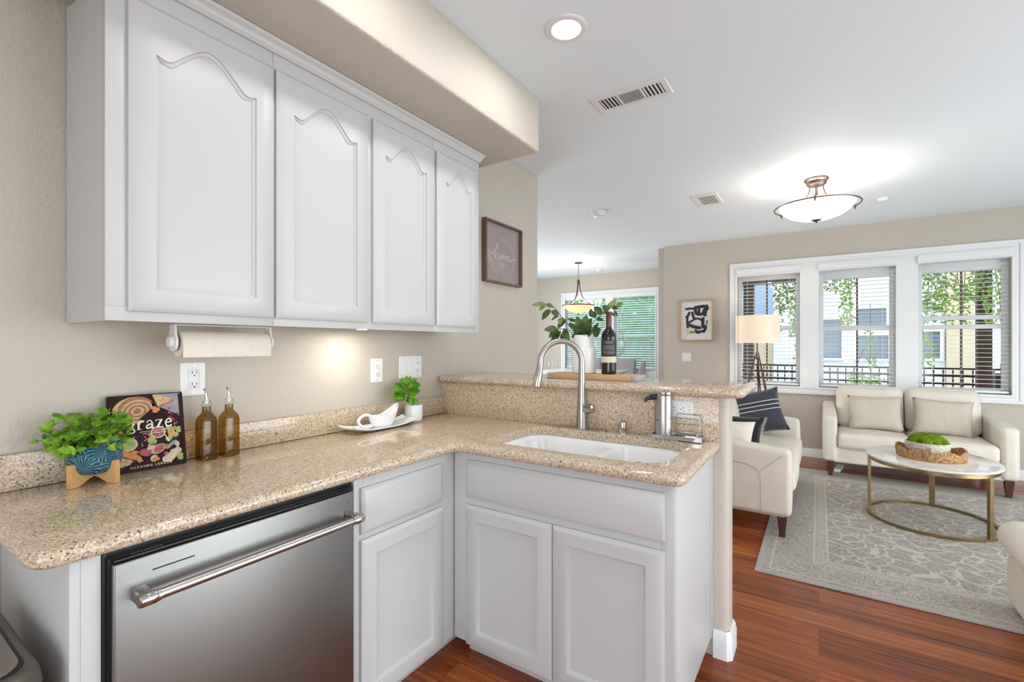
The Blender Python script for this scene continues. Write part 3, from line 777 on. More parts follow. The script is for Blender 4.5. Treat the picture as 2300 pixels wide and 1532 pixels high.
def outl(corners):
    """corners: (x,y,r) polygon CCW; r>0 convex fillet, r<0 concave fillet"""
    out = []; n = len(corners)
    for i in range(n):
        p0, p, p1 = Vector(corners[i - 1][:2]), Vector(corners[i][:2]), Vector(corners[(i + 1) % n][:2]); r = corners[i][2]
        d0 = (p - p0).normalized(); d1 = (p1 - p).normalized(); n0 = Vector((d0.y, -d0.x)); n1 = Vector((d1.y, -d1.x))
        conv = d0.cross(d1) > 0; rr = abs(r); s_ = 1 if conv else -1
        c = p - n0 * rr * s_ - n1 * rr * s_ if conv else p + n0 * rr + n1 * rr
        k = 6
        for j in range(k + 1):
            t = j / k; nn = (n0 * math.cos(t * PI / 2) + n1 * math.sin(t * PI / 2)).normalized()
            q = c + nn * rr * s_
            out.append((q.x, q.y, nn.x, nn.y))
    return out
hole = rrect(-1.20, -.435, 1.585, 2.035, [.045, .11, .10, .085], 8)
t = thing('countertop', 'L-shaped polished tan granite countertop with bullnose edge and low backsplash', 'countertop', (-1.5, 1.2, CB))
m = M(); bull(m, outl([(-1.881, .235, .0205), (-1.255, .235, .055), (-1.255, 1.482, .03), (-.345, 1.482, .045), (-.345, 2.112, .0205), (-1.881, 2.112, .0205)]), CB, CTOP, holes=[hole])
obj('slab', m, m_gran, t, ang=50)
m = M(); m.box(XW + .001, -1.880, .235, 2.112, CTOP - .001, 1.014, bev=.002); obj('backsplash', m, m_gran, t)
m = M(); m.box(-1.899, -.352, 2.112, 2.127, CTOP - .03, 1.099, bev=.002)
tag(obj('backsplash_panel', m, m_gran), 'tall tan granite backsplash panel behind the sink under the bar', 'backsplash')
m = M(); bull(m, outl([(XW + .003, 2.075, .0205), (-.250, 2.075, .035), (-.250, 2.56, .05), (XW + .003, 2.56, .0205)]), 1.101, 1.140)
tag(obj('bar_top', m, m_gran, ang=50), 'raised tan granite bar top with rounded edge above the sink', 'bar top')

# ---- sink
t = thing('kitchen_sink', 'white double bowl undermount sink set into the granite', 'sink', (-.8, 1.8, .68))
m = M(); xd = -.78
outer = rrect(-1.225, -.41, 1.56, 2.06, .10, 6)
def bowl(x0, x1, y0, y1, zt, zb):
    R = []
    for ins, z, r in ((0, zt, .07), (.004, zt - .02, .07), (.012, zb + .05, .075), (.03, zb + .012, .08), (.06, zb, .07)):
        R.append([(p[0], p[1], z) for p in rrect(x0 + ins, x1 - ins, y0 + ins, y1 - ins, r, 6)])
    return R
b1 = bowl(-1.19, xd - .012, 1.592, 2.025, .858, .70); b2 = bowl(xd + .012, -.447, 1.592, 2.025, .858, .70)
L1 = m.loft(b1, True, False, True); L2 = m.loft(b2, True, False, True)
Lo = [m.v((p[0], p[1], .8735)) for p in rrect(-1.205, -.430, 1.580, 2.04, .085, 6)]
m.fillloops([Lo, L1[0], L2[0]], (0, 0, 1))
ou = [m.v((p[0], p[1], .8735)) for p in outer]; m.bridge(ou, Lo)
lo2 = [m.v((p[0], p[1], .66)) for p in outer]; m.bridge(lo2, ou)
obj('basin', m, m_porc, t, normals=False)
for cx in (-.985, -.61):
    m = M(); m.lathe([(.0, .0), (.035, .0), (.043, .004), (.045, .001), (.045, -.003)], (cx, 1.82, .7005), 24); obj('drain', m, m_chrome, t)
m = M(); m.lathe([(.011, -.001), (.013, .001), (.015, -.001)], (0, 0, 0), 20, 1, .6, cap0=False, cap1=False)
for q in m.bm.verts: q.co = Vector((-.66 + q.co.x, 2.0165 - q.co.z * 1.0, .80 + q.co.y))
obj('maker_mark', m, m_steel, t)
# ---- faucet
t = thing('kitchen_faucet', 'brushed nickel gooseneck pull-down faucet behind the sink', 'faucet', (-.957, 2.066, CTOP))
fx, fy = -.957, 2.066
m = M(); m.extr(rrect(fx - .128, fx + .128, fy - .029, fy + .029, .028, 8), (0, 0, CTOP), (1, 0, 0), (0, 1, 0), (0, 0, 1), 0, .006); obj('deck_plate', m, m_steel, t)
m = M(); m.tube([(fx, fy, CTOP + .004), (fx, fy, CTOP + .03), (fx, fy, CTOP + .11), (fx, fy, CTOP + .20)], [.027, .0255, .0215, .0175], 24); obj('body', m, m_steel, t)
sd = Vector((-.74, -.67, 0)).normalized()           # spout swings toward the left bowl
pts = []
Rg = .102; zc = 1.237
for i in range(5): pts.append(Vector((fx, fy, 1.114 + (zc - 1.114) * i / 5)))
for i in range(22):
    a = PI * 1.02 * i / 21; pts.append(Vector((fx, fy, zc)) + sd * (Rg - Rg * math.cos(a)) + Vector((0, 0, Rg * math.sin(a) * 1.0)))
m = M(); m.tube(pts, [.0172 - .0035 * min(1, i / 8) for i in range(len(pts))], 20); obj('spout', m, m_steel, t)
e = pts[-1]; dn = (pts[-1] - pts[-2]).normalized()
dn = (dn + sd * .16).normalized()
m = M(); m.tube([e - dn * .01, e, e + dn * .028, e + dn * .03, e + dn * .085, e + dn * .108], [.0140, .0146, .0155, .0165, .0205, .0205], 24); sp = obj('spray_head', m, m_steel, t)
m = M(); m.tube([e + dn * .1075, e + dn * .1095], .0185, 24); obj('spray_face', m, m_black, sp)
m = M(); m.tube([(fx + .012, fy, 1.008), (fx + .045, fy - .002, 1.012), (fx + .062, fy - .004, 1.014)], [.0185, .0175, .0155], 20); hd = obj('handle_hub', m, m_steel, t)
m = M(); m.tube([(fx + .016, fy - .01, 1.026), (fx + .05, fy - .03, 1.030), (fx + .072, fy - .045, 1.031)], [.008, .0105, .0085], 14, flat=.7); obj('lever', m, m_steel, t)
m = M(); m.lathe([(.0215, 0), (.0215, .004), (.0195, .006), (.0195, .042), (.018, .052), (.011, .055)], (-.752, 2.066, CTOP), 24)
tag(obj('air_gap', m, m_chrome), 'small chrome air gap cap between the faucet and the soap dispenser', 'air gap')
# ---- soap dispenser on a caddy
cx0, cx1, cy0, cy1 = -.612, -.402, 2.022, 2.106
t = thing('sink_caddy', 'polished steel caddy tray with a wire rack right of the sink', 'caddy', ((cx0 + cx1) / 2, 2.06, CTOP))
m = M()
R = []
for ins, z in ((.006, 0), (0, .004), (0, .020), (.003, .021), (.004, .012), (.008, .008)):
    R.append([(p[0], p[1], CTOP + .0005 + z) for p in rrect(cx0 + ins, cx1 - ins, cy0 + ins, cy1 - ins, .012, 5)])
m.loft(R); obj('tray', m, m_chrome, t)
m = M()
rk = lambda x0, x1, y, z0, z1, r=.012: [(x0, y, z0), (x0, y, z1 - r)] + [(x0 + r - r * math.cos(a), y, z1 - r + r * math.sin(a)) for a in (.5, 1.05, 1.57)] + [(x1 - r + r * math.sin(a), y, z1 - r + r * math.cos(a)) for a in (0, .5, 1.05)] + [(x1, y, z1 - r), (x1, y, z0)]
for y, h_ in ((2.036, .098), (2.092, .108)): m.tube(rk(-.520, -.413, y, CTOP + .01, CTOP + h_), .0017, 8)
m.tube([(-.520, 2.036, CTOP + .074), (-.413, 2.036, CTOP + .074)], .0015, 6); m.tube([(-.520, 2.036, CTOP + .09), (-.520, 2.092, CTOP + .09)], .0015, 6); m.tube([(-.413, 2.036, CTOP + .09), (-.413, 2.092, CTOP + .09)], .0015, 6)
m.tube(rk(-.508, -.425, 2.05, CTOP + .01, CTOP + .034, .01), .0017, 8); m.tube(rk(-.508, -.425, 2.075, CTOP + .01, CTOP + .034, .01), .0017, 8)
obj('wire_rack', m, m_chrome, t)
t = thing('soap_dispenser', 'tall cylindrical stainless automatic soap dispenser standing on the caddy', 'soap dispenser', (-.567, 2.062, CTOP + .0085))
z0 = CTOP + .0090
m = M(); m.lathe([(.036, 0), (.0375, .002), (.0375, .178), (.036, .180)], (-.567, 2.062, z0), 40); obj('body', m, m_steel, t)
m = M(); m.lathe([(.0375, .181), (.0382, .183), (.0382, .193), (.036, .196), (.0, .196)], (-.567, 2.062, z0), 40); obj('cap', m, m_chrome, t)
m = M(); dq = Vector((-.78, -.62, 0)); b0 = Vector((-.567, 2.062, z0 + .172))
m.tube([b0 + dq * .03, b0 + dq * .055 + Vector((0, 0, -.002)), b0 + dq * .076 + Vector((0, 0, -.008)), b0 + dq * .082 + Vector((0, 0, -.022))], [.013, .012, .009, .0055], 14, flat=1.0); obj('spout', m, m_black, t)
m = M(); m.box(-.585, -.580, 2.0255, 2.0265, z0 + .07, z0 + .075); obj('sensor_dot', m, m_slot, t)
VLEAF=[((-1.270,2.280,1.549),(-1.345,2.244,1.544),0.024,1),((-1.277,2.284,1.546),(-1.312,2.271,1.512),0.025,1),((-1.268,2.276,1.548),(-1.203,2.244,1.525),0.024,1),((-1.244,2.280,1.517),(-1.292,2.266,1.459),0.037,0),((-1.194,2.284,1.491),(-1.240,2.276,1.506),0.030,0),((-1.190,2.280,1.483),(-1.215,2.234,1.452),0.020,0),((-1.172,2.276,1.471),(-1.155,2.223,1.429),0.032,1),((-1.151,2.288,1.460),(-1.211,2.296,1.412),0.034,0),((-1.198,2.272,1.408),(-1.258,2.230,1.403),0.037,0),((-1.192,2.276,1.408),(-1.232,2.236,1.358),0.034,0),((-1.172,2.268,1.397),(-1.236,2.266,1.326),0.038,0),((-1.161,2.276,1.407),(-1.113,2.250,1.334),0.038,0),((-1.149,2.284,1.397),(-1.183,2.288,1.334),0.032,0),((-1.098,2.312,1.448),(-1.163,2.323,1.465),0.018,0),((-1.100,2.300,1.407),(-1.146,2.308,1.441),0.025,0),((-1.069,2.308,1.396),(-1.093,2.295,1.476),0.041,0),((-1.066,2.316,1.389),(-1.054,2.340,1.485),0.045,0),((-1.083,2.379,1.398),(-1.052,2.405,1.469),0.041,0),((-1.042,2.280,1.388),(-0.984,2.261,1.415),0.037,0),((-1.036,2.367,1.387),(-0.996,2.373,1.442),0.020,0),((-0.985,2.276,1.365),(-0.940,2.262,1.409),0.045,0),((-1.064,2.280,1.375),(-1.085,2.234,1.421),0.031,0),((-1.027,2.272,1.371),(-0.982,2.259,1.400),0.039,0),((-1.100,2.308,1.372),(-1.138,2.321,1.366),0.024,0),((-1.064,2.288,1.372),(-1.060,2.264,1.430),0.041,0),((-1.047,2.276,1.371),(-1.012,2.224,1.420),0.040,0),((-1.027,2.296,1.371),(-1.027,2.314,1.423),0.041,0),((-1.088,2.316,1.376),(-1.103,2.330,1.453),0.038,0),((-1.052,2.312,1.423),(-1.030,2.337,1.438),0.028,0),((-0.999,2.292,1.465),(-1.017,2.307,1.514),0.027,0),((-1.017,2.379,1.469),(-1.045,2.396,1.504),0.029,0),((-0.975,2.363,1.482),(-1.026,2.376,1.530),0.036,0),((-0.940,2.375,1.507),(-0.975,2.369,1.531),0.031,0),((-0.948,2.387,1.506),(-0.993,2.417,1.498),0.024,0),((-1.013,2.375,1.465),(-0.967,2.372,1.450),0.021,0),((-0.934,2.375,1.519),(-0.912,2.401,1.568),0.029,1),((-0.937,2.387,1.516),(-0.962,2.422,1.549),0.019,1),((-0.902,2.383,1.526),(-0.859,2.367,1.540),0.028,1),((-0.928,2.391,1.523),(-0.892,2.385,1.513),0.023,0),((-0.915,2.383,1.502),(-0.891,2.374,1.472),0.017,0),((-0.927,2.375,1.496),(-0.917,2.403,1.474),0.012,0),((-1.005,2.391,1.485),(-0.995,2.403,1.509),0.021,0),]
VTWIG=[[(-1.100,2.300,1.370),(-1.124,2.280,1.417),(-1.137,2.260,1.441),(-1.158,2.240,1.475),(-1.178,2.220,1.509),(-1.183,2.200,1.523),(-1.219,2.180,1.539)],[(-1.107,2.300,1.371),(-1.124,2.280,1.393),(-1.137,2.260,1.406),(-1.181,2.240,1.407)],[(-1.036,2.300,1.370),(-1.011,2.318,1.436),(-0.993,2.336,1.464),(-0.971,2.354,1.486),(-0.935,2.372,1.514),(-0.902,2.390,1.529)],[(-1.066,2.300,1.368),(-1.056,2.280,1.419)],[(-1.047,2.300,1.368),(-1.031,2.280,1.422)],[(-1.021,2.300,1.368),(-0.983,2.280,1.387)],]
PLEAF=[((-1.815,1.745,1.082),(-1.790,1.629,1.098),0.044),((-1.815,1.749,1.084),(-1.830,1.675,1.121),0.041),((-1.815,1.726,1.057),(-1.780,1.615,1.050),0.044),((-1.815,1.747,1.070),(-1.830,1.666,1.067),0.038),((-1.815,1.745,1.122),(-1.840,1.726,1.140),0.032),((-1.815,1.743,1.111),(-1.820,1.754,1.159),0.020),((-1.815,1.743,1.111),(-1.810,1.772,1.156),0.015),((-1.815,1.747,1.116),(-1.840,1.851,1.131),0.020),((-1.815,1.745,1.099),(-1.810,1.848,1.107),0.038),((-1.815,1.753,1.093),(-1.830,1.862,1.071),0.035),((-1.815,1.757,1.072),(-1.780,1.811,1.072),0.041),((-1.815,1.761,1.063),(-1.770,1.761,1.039),0.035),((-1.815,1.741,1.030),(-1.760,1.789,1.014),0.032),((-1.815,1.734,1.036),(-1.830,1.671,1.036),0.017),((-1.815,1.753,1.095),(-1.780,1.763,1.108),0.026),((-1.815,1.745,1.111),(-1.830,1.728,1.149),0.020),((-1.815,1.757,1.051),(-1.760,1.731,1.011),0.026),]
# ------------------------------------------------------------------ wall plates
def plate_box(m, o, u, w_, h, nrm, th=.006):
    o, u, nrm = Vector(o), Vector(u), Vector(nrm); v = Vector((0, 0, 1)); R = []
    for ins, d in ((0, 0), (0, th * .5), (.003, th), (.004, th)):
        R.append([o + u * p[0] + v * p[1] + nrm * d for p in rrect(-w_ / 2 + ins, w_ / 2 - ins, -h / 2 + ins, h / 2 - ins, .003, 2)])
    m.loft(R)
def lbox(m, o, u, v, nrm, a0, a1, b0, b1, d0, d1):
    m.extr([(a0, b0), (a1, b0), (a1, b1), (a0, b1)], o, u, v, nrm, d0, d1)
def wallplate(label, cat, o, u, nrm, w_, h, items, name='wall_outlet', rot=False, group=None):
    t = thing(name, label, cat, o, 0, group)
    m = M(); plate_box(m, o, u, w_, h, nrm); obj('plate', m, m_white, t)
    U = Vector(u); Vv = Vector((0, 0, 1)); Nn = Vector(nrm); o = Vector(o)
    if rot: U, Vv = Vector((0, 0, -1)), Vector(u)
    for kind, dx in items:
        c = o + U * dx
        if kind == 'outlet':
            m = M(); R = []
            for ins, d in ((0, .0055), (0, .0085), (.002, .0095)):
                R.append([c + U * p[0] + Vv * p[1] + Nn * d for p in rrect(-.0175 + ins, .0175 - ins, -.035 + ins, .035 - ins, .004, 3)])
            m.loft(R); r = obj('receptacle', m, m_white, t)
            for s_ in (1, -1):
                m = M(); cz = s_ * .0205
                lbox(m, c, U, Vv, Nn, -.0078, -.0056, cz - .001, cz + .008, .0094, .0099); lbox(m, c, U, Vv, Nn, .0056, .0078, cz, cz + .007, .0094, .0099)
                m.extr(ell(0, cz - .0075, .0026, .0026, 10), c, U, Vv, Nn, .0094, .0099); obj('socket_holes', m, m_slot, r)
            m = M(); lbox(m, c, U, Vv, Nn, -.012, -.001, -.004, .004, .0094, .0102); lbox(m, c, U, Vv, Nn, .001, .012, -.004, .004, .0094, .0102); obj('reset_button', m, m_trim, r)
        else:
            m = M(); lbox(m, c, U, Vv, Nn, -.0165, .0165, -.034, .034, .0055, .0075)
            m.extr([(-.0335, .0075), (.0335, .0075), (.0335, .0085), (0, .0095), (-.0335, .0125)], c - U * .0145, Vv, Nn, U, 0, .029); obj('rocker', m, m_trim, t)
        for s_ in (1, -1):
            m = M(); m.extr(ell(0, s_ * .0485, .0028, .0028, 10), c, U, Vv, Nn, .0055, .0068); obj('screw', m, m_steel, t)
    return t
Lu, Ln = (0, 1, 0), (1, 0, 0)
wallplate('white wall outlet plate above the cookbook and under the paper towel roll', 'outlet', (XW, .777, 1.197), Lu, Ln, .082, .122, [('outlet', .002)])
wallplate('white single outlet plate on the wall above the gravy boat', 'outlet', (XW, 1.619, 1.190), Lu, Ln, .076, .124, [('outlet', 0)])
wallplate('white three-gang plate with two rocker switches and an outlet above the leafy pot', 'switch plate', (XW, 1.857, 1.198), Lu, Ln, .168, .122, [('rocker', -.048), ('rocker', 0), ('outlet', .048)], 'switch_plate')
wallplate('white sideways outlet on the granite splash behind the soap dispenser', 'outlet', (-.514, 2.112, 1.040), (1, 0, 0), (0, -1, 0), .118, .074, [('outlet', 0)], rot=True)
wallplate('white double light switch on the living room wall under the ink artwork', 'light switch', (-1.49, YB, 1.157), (1, 0, 0), (0, -1, 0), .115, .115, [('rocker', -.024), ('rocker', .024)], 'light_switch')

# ------------------------------------------------------------------ paper towel holder and roll
t = thing('paper_towel_holder', 'white under-cabinet paper towel holder with two arms below the wall cabinets', 'paper towel holder', (-1.72, .80, UB))
px, pz = -1.72, 1.330
for y, s_ in ((.652, -1), (.952, 1)):
    m = M(); A = [(px - .016, pz + .056), (px + .016, pz + .056), (px + .018, pz + .034)] + [(px + .030 * math.cos(a), pz + .030 * math.sin(a)) for a in [PI / 3 - i * (2 * PI - PI / 3) / 16 for i in range(1, 15)]] + [(px - .018, pz + .034)]
    m.extr([(p[0], p[1]) for p in A], (0, y, 0), (1, 0, 0), (0, 0, 1), (0, 1, 0), 0, -.007 * s_ * -1); a_ = obj('arm', m, m_white, t)
    m = M(); m.tube([(px, y + (.007 if s_ > 0 else 0), pz), (px, y + s_ * .010, pz), (px, y + s_ * .018, pz)], [.024, .022, .015], 20); obj('knob', m, m_white, a_)
m = M(); m.box(px - .016, px + .016, .648, .960, UB - .003, UB - .0002); obj('mount_bar', m, m_white, t)
m = M(); R = []
for y in (.6605, .9435): R.append([(px + .041 * math.cos(a), y, pz - .006 + .041 * math.sin(a)) for a in [2 * PI * i / 40 for i in range(40)]])
m.loft(R); m.box(px + .0385, px + .0412, .6605, .9435, pz - .05, pz - .006, bev=.0005)
tag(obj('paper_towel_roll', m, m_paper), 'nearly used cream paper towel roll hanging under the wall cabinets', 'paper towel')
t = thing('puck_light', 'small round under-cabinet light glowing on the wall above the splash', 'under-cabinet light', (-1.72, 1.32, UB))
m = M(); m.lathe([(.0, -.006), (.027, -.006), (.032, -.003), (.032, 0)], (-1.74, 1.40, UB + .011), 24); obj('housing', m, m_white, t)
m = M(); m.lathe([(.0, -.0075), (.022, -.0075), (.022, -.006)], (-1.74, 1.40, UB + .011), 24); obj('lens', m, m_lens, t)
lamp('puck_lamp', 'AREA', (-1.74, 1.40, UB - .003), LAMP_PUCK, (1, .90, .78), .045, parent=t)

# ------------------------------------------------------------------ trash can
t = thing('trash_can', 'taupe rectangular step trash can at the bottom left by the end panel', 'trash can', (-1.5, .10, 0))
m = M(); R = []
for ins, z in ((.03, .002), (.022, .01), (.004, .60), (.004, .632)):
    R.append([(p[0], p[1], z) for p in rrect(-1.72 + ins, -1.275 - ins, -.06 + ins, .265 - ins, .05, 6)])
m.loft(R); obj('body', m, m_taupe, t)
m = M(); R = []
for ins, z in ((.0, .633), (-.004, .645), (.0, .668), (.008, .678), (.021, .684)):
    R.append([(p[0], p[1], z) for p in rrect(-1.72 + ins, -1.275 - ins, -.06 + ins, .265 - ins, .055, 6)])
m.loft(R); obj('rim', m, m_taupe, t)
m = M(); R = []
for ins, z in ((.0275, .6845), (.0275, .688), (.031, .690)):
    R.append([(p[0], p[1], z) for p in rrect(-1.72 + ins, -1.275 - ins, -.06 + ins, .265 - ins, .045, 6)])
m.loft(R); obj('lid', m, m_lid, t)
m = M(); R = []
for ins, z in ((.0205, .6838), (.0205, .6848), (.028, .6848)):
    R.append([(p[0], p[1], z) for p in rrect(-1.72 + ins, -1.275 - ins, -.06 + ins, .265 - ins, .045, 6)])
m.loft(R); obj('gap_shade', m, m_black, t)  # black strip stands in for the shaded gap round the lid

# ------------------------------------------------------------------ potted herb on its wooden stand
hx, hy = -1.795, .475
t = thing('plant_stand', 'crossed light wood plant stand under the teal pot', 'plant stand', (hx, hy, CTOP))
for ang, r0 in ((math.radians(28), .074), (math.radians(118), .074)):
    m = M(); u = (math.cos(ang), math.sin(ang), 0); w_ = (-math.sin(ang), math.cos(ang), 0)
    up = [(-.074, 0), (-.050, 0)] + [(-.050 + .1 * i / 10, .020 * math.sin(PI * i / 10)) for i in range(1, 10)] + [(.050, 0), (.074, 0), (.074, .066), (.058, .066), (.050, .042), (.03, .028), (-.03, .028), (-.050, .042), (-.058, .066), (-.074, .066)]
    d = .0075
    m.extr(up, (hx, hy, CTOP + .0006), u, (0, 0, 1), w_, -d, d); obj('crosspiece', m, m_bamboo, t)
t = thing('potted_herb', 'bushy bright green potted herb in a teal embossed pot', 'potted plant', (hx, hy, CTOP + .03))
m = M(); m.lathe([(.0, 0), (.040, 0), (.050, .004), (.060, .018), (.0655, .040), (.0660, .060), (.063, .088), (.0605, .0895), (.0585, .087), (.060, .06), (.0, .058)], (hx, hy, CTOP + .0305), 48); obj('pot', m, m_teal, t)
m = M(); m.lathe([(.0, .082), (.058, .080), (.058, .07)], (hx, hy, CTOP + .0305), 24); obj('soil', m, m_soil, t)
m = M(); st = M(); rr = random.Random(11); z0 = CTOP + .115
for i in range(74):
    a = rr.uniform(0, 2 * PI); r = .095 * rr.random() ** .55; hgt = rr.uniform(-.02, .095) * (1 - r * 2.6) if i % 3 else rr.uniform(-.025, .02)
    tip = Vector((hx + r * .75 * math.cos(a), hy + r * 1.1 * math.sin(a), z0 + hgt))
    tip.x = max(tip.x, XW + .03)
    b = Vector((hx + .03 * math.cos(a), hy + .03 * math.sin(a), z0 - .012))
    st.tube([b, b.lerp(tip, .5) + Vector((0, 0, .010)), tip], .0011, 5)
    for k in range(5):
        aa = a + k * 2 * PI / 3.6 + rr.uniform(-.4, .4); L = rr.uniform(.024, .043); el = rr.uniform(-.35, .8)
        base = b.lerp(tip, 1.0 if k < 4 else .6)
        dv = Vector((math.cos(aa) * math.cos(el), math.sin(aa) * math.cos(el), math.sin(el)))
        tp = base + dv * L; tp.x = max(tp.x, XW + .006); tp.y = min(tp.y, hy + .088)
        if base.y > hy + .075: continue
        m.leaf(base, tp, (rr.uniform(-.4, 1), rr.uniform(-.9, .4), rr.uniform(.0, 1)), L * .60, .10, .22, 4)
sprig = [Vector((hx, hy - .02, z0)), Vector((-1.80, .43, 1.052)), Vector((-1.81, .395, 1.055)), Vector((-1.815, .362, 1.052))]
st.tube(sprig, .0012, 5)
for tip in ((-1.83, .342, 1.050), (-1.82, .372, 1.072), (-1.815, .392, 1.066), (-1.80, .372, 1.030), (-1.82, .40, 1.040), (-1.80, .42, 1.066)):
    m.leaf(sprig[3].lerp(sprig[2], .4 if tip[1] > .35 else .0), tip, (.8, -.2, .4), .013, .06, .15, 4)
obj('foliage', m, m_herb, t, normals=False); obj('stems', st, m_stem, t)

# ------------------------------------------------------------------ cookbook
bx0, bx1 = -1.822, -1.862
t = thing('cookbook', 'cookbook with bread and figs on its cover leaning against the wall', 'book', (-1.83, .625, CTOP))
lean = math.atan2(.040, .245); Uv = Vector((.04, .998, 0)).normalized(); Vb = Vector((-math.sin(lean), 0, math.cos(lean))); Nb = Uv.cross(Vb).normalized()
BW, BH = .198, .246; O = Vector((-1.826, .528, CTOP + .0008))
def cov(poly, d0, d1, mm): mm.extr(poly, O, Uv, Vb, Nb, d0, d1)
R4 = lambda a, b, c, d: [(a, c), (b, c), (b, d), (a, d)]
m = M(); cov(R4(.003, BW - .004, .003, BH - .003), -.0205, -.0025, m); obj('pages', m, m_paper, t)
m_bk = plain('dark_brown_cover', srgb(46, 27, 21), .6, spec=.15, var=.25, vs=40); m_bread = plain('bread_crust', srgb(150, 98, 58), .5, var=.3, vs=90)
m_crumb = plain('bread_crumb', srgb(196, 164, 122), .6, var=.25, vs=120); m_red = plain('fig_red', srgb(150, 40, 52), .4, var=.4, vs=160); m_grn = plain('fig_green', srgb(146, 158, 62), .4, var=.2, vs=60)
m_grape = plain('purple_grape', srgb(58, 34, 44), .7, spec=.1, var=.4, vs=120); m_cloth = plain('grey_linen', srgb(150, 150, 158), .7, var=.15, vs=40); m_cheese = plain('pale_cheese', srgb(204, 190, 160), .6, var=.15, vs=70); m_orng = plain('apricot_orange', srgb(206, 124, 52), .5, var=.2, vs=60)
m_cream = plain('cream_print', srgb(236, 228, 212), .5, var=.02)
m = M(); cov(R4(0, BW, 0, BH), -.0025, 0, m); cov(R4(0, BW, 0, BH), -.023, -.0205, m); cov(R4(-.0022, 0, 0, BH), -.023, 0, m); cv = obj('cover', m, m_bk, t)
art = M(); mats = [m_bread, m_crumb, m_red, m_grn, m_grape, m_cloth, m_cheese, m_orng, m_bk, m_cream]; lay = [.0]
def pc(poly, mi):
    lay[0] += .000008; art.mi = mi
    L = [art.v(O + Uv * p[0] + Vb * p[1] + Nb * (.0003 + lay[0])) for p in poly]; art.face(L)
rq = random.Random(17)
for i in range(46):
    q_ = (rq.uniform(.012, .184), rq.uniform(.020, .122)); e_ = rq.uniform(.006, .014)
    pc(ell(q_[0], q_[1], e_, e_ * rq.uniform(.5, 1), 12, rq.uniform(0, 3)), rq.choice((0, 0, 1, 4, 4, 6, 7, 2, 3)))
pc([(.115, .243), (.192, .243), (.197, .17), (.185, .165), (.165, .18), (.13, .2)], 5)
pc(ell(.060, .195, .056, .044, 28, .2), 1); pc(ell(.068, .196, .050, .043, 28, .25), 0)
for k, (a, b) in enumerate(((.044, .037), (.038, .031), (.031, .025), (.025, .02), (.018, .014), (.011, .009))): pc(ell(.070, .192, a, b, 26, .25), 1 if k % 2 == 0 else 0)
pc(ell(.024, .180, .011, .017, 16), 2)
pc([(.072, .165), (.118, .205), (.108, .222), (.126, .16), (.118, .15)], 8)
pc([(.112, .241), (.120, .243), (.170, .226), (.172, .215), (.128, .196)], 1); pc([(.170, .226), (.172, .215), (.128, .196), (.127, .203), (.160, .216)], 0)
for (x, y) in ((.115, .198), (.124, .192), (.118, .187)): pc(ell(x, y, .008, .006, 10), 7)
rr = random.Random(5)
for i in range(60): pc(ell(.165 + rr.gauss(0, .013), .150 + rr.gauss(0, .017), .0042, .0042, 8), rr.choice((4, 4, 2)))
for i in range(70): pc(ell(.078 + rr.gauss(0, .012), .100 + rr.gauss(0, .018), .0042, .0042, 8), 4)
pc(ell(.040, .088, .026, .022, 18), 6); pc(ell(.040, .088, .020, .016, 18), 3)
pc(ell(.122, .117, .021, .020, 24), 6); pc(ell(.122, .117, .017, .0165, 24), 2)
for i in range(26): pc(ell(.122 + rr.uniform(-.012, .012), .117 + rr.uniform(-.011, .011), .0024, .0012, 6, rr.uniform(0, 3)), rr.choice((6, 4)))
for (x, y, a) in ((.152, .128, .0095), (.168, .124, .0075), (.170, .102, .0095), (.150, .090, .009), (.102, .093, .011), (.108, .088, .009)): pc(ell(x, y, a, a * .9, 16), 3)
pc(ell(.158, .113, .011, .0085, 16, -.4), 1); pc(ell(.158, .112, .0075, .006, 14, -.4), 7)
pc([(.139, .105), (.1415, .106), (.152, .083), (.150, .081)], 9)
pc([(.02, .078), (.05, .060), (.072, .045), (.06, .035), (.03, .05), (.008, .06)], 7); pc([(.012, .055), (.045, .04), (.06, .028), (.03, .022), (.01, .035)], 1)
pc(ell(.085, .056, .018, .012, 16, -.3), 2); pc(ell(.120, .062, .022, .014, 18, .5), 1); pc(ell(.122, .063, .016, .010, 18, .5), 2); pc(ell(.100, .070, .012, .007, 12, .3), 6)
pc([(.128, .030), (.175, .062), (.183, .050), (.150, .014), (.130, .016)], 6); pc([(.175, .062), (.186, .050), (.184, .042), (.150, .010), (.150, .014), (.183, .050)], 1)
pc(ell(.160, .074, .016, .006, 12, .6), 5)
for (x, y, a) in ((.055, .022, .012), (.075, .020, .010), (.085, .024, .009)): pc(ell(x, y, a, a, 16), 4)
pc(ell(.112, .030, .010, .006, 14), 7); pc([(.185, .24), (.198, .24), (.198, .005), (.189, .005)], 8)
obj('cover_picture', art, mats, cv, normals=False)
lt = M(); d = .0034
KT = 1.32
tp_ = lambda p: (bx + (p[0] - bx) * KT, by + (p[1] - by) * KT)
def st_(pts, ws): lt.ribbon(bez([tp_(p) for p in pts], 6), ws * KT if isinstance(ws, (int, float)) else [ws[0] + (ws[1] - ws[0]) * abs(math.sin(PI * i / (len(pts) - 1) / 6)) for i in range((len(pts) - 1) * 6 + 1)], O, Uv, Vb, Nb, d)
def bar(x0, y0, x1, y1, w_): lt.ribbon([tp_((x0, y0)), tp_((x1, y1))], w_ * KT, O, Uv, Vb, Nb, d)
bx, by, xh = .038, .131, .021      # serif title, one stroke at a time
st_([(bx + .008, by + .021), (bx + .001, by + .015), (bx + .008, by + .009), (bx + .015, by + .015), (bx + .008, by + .021)], .0036); st_([(bx + .005, by + .009), (bx + .002, by + .004), (bx + .014, by + .002), (bx + .015, by - .004), (bx + .006, by - .007), (bx + .001, by - .003), (bx + .004, by + .001)], .0030); bar(bx + .013, by + .020, bx + .018, by + .021, .002)
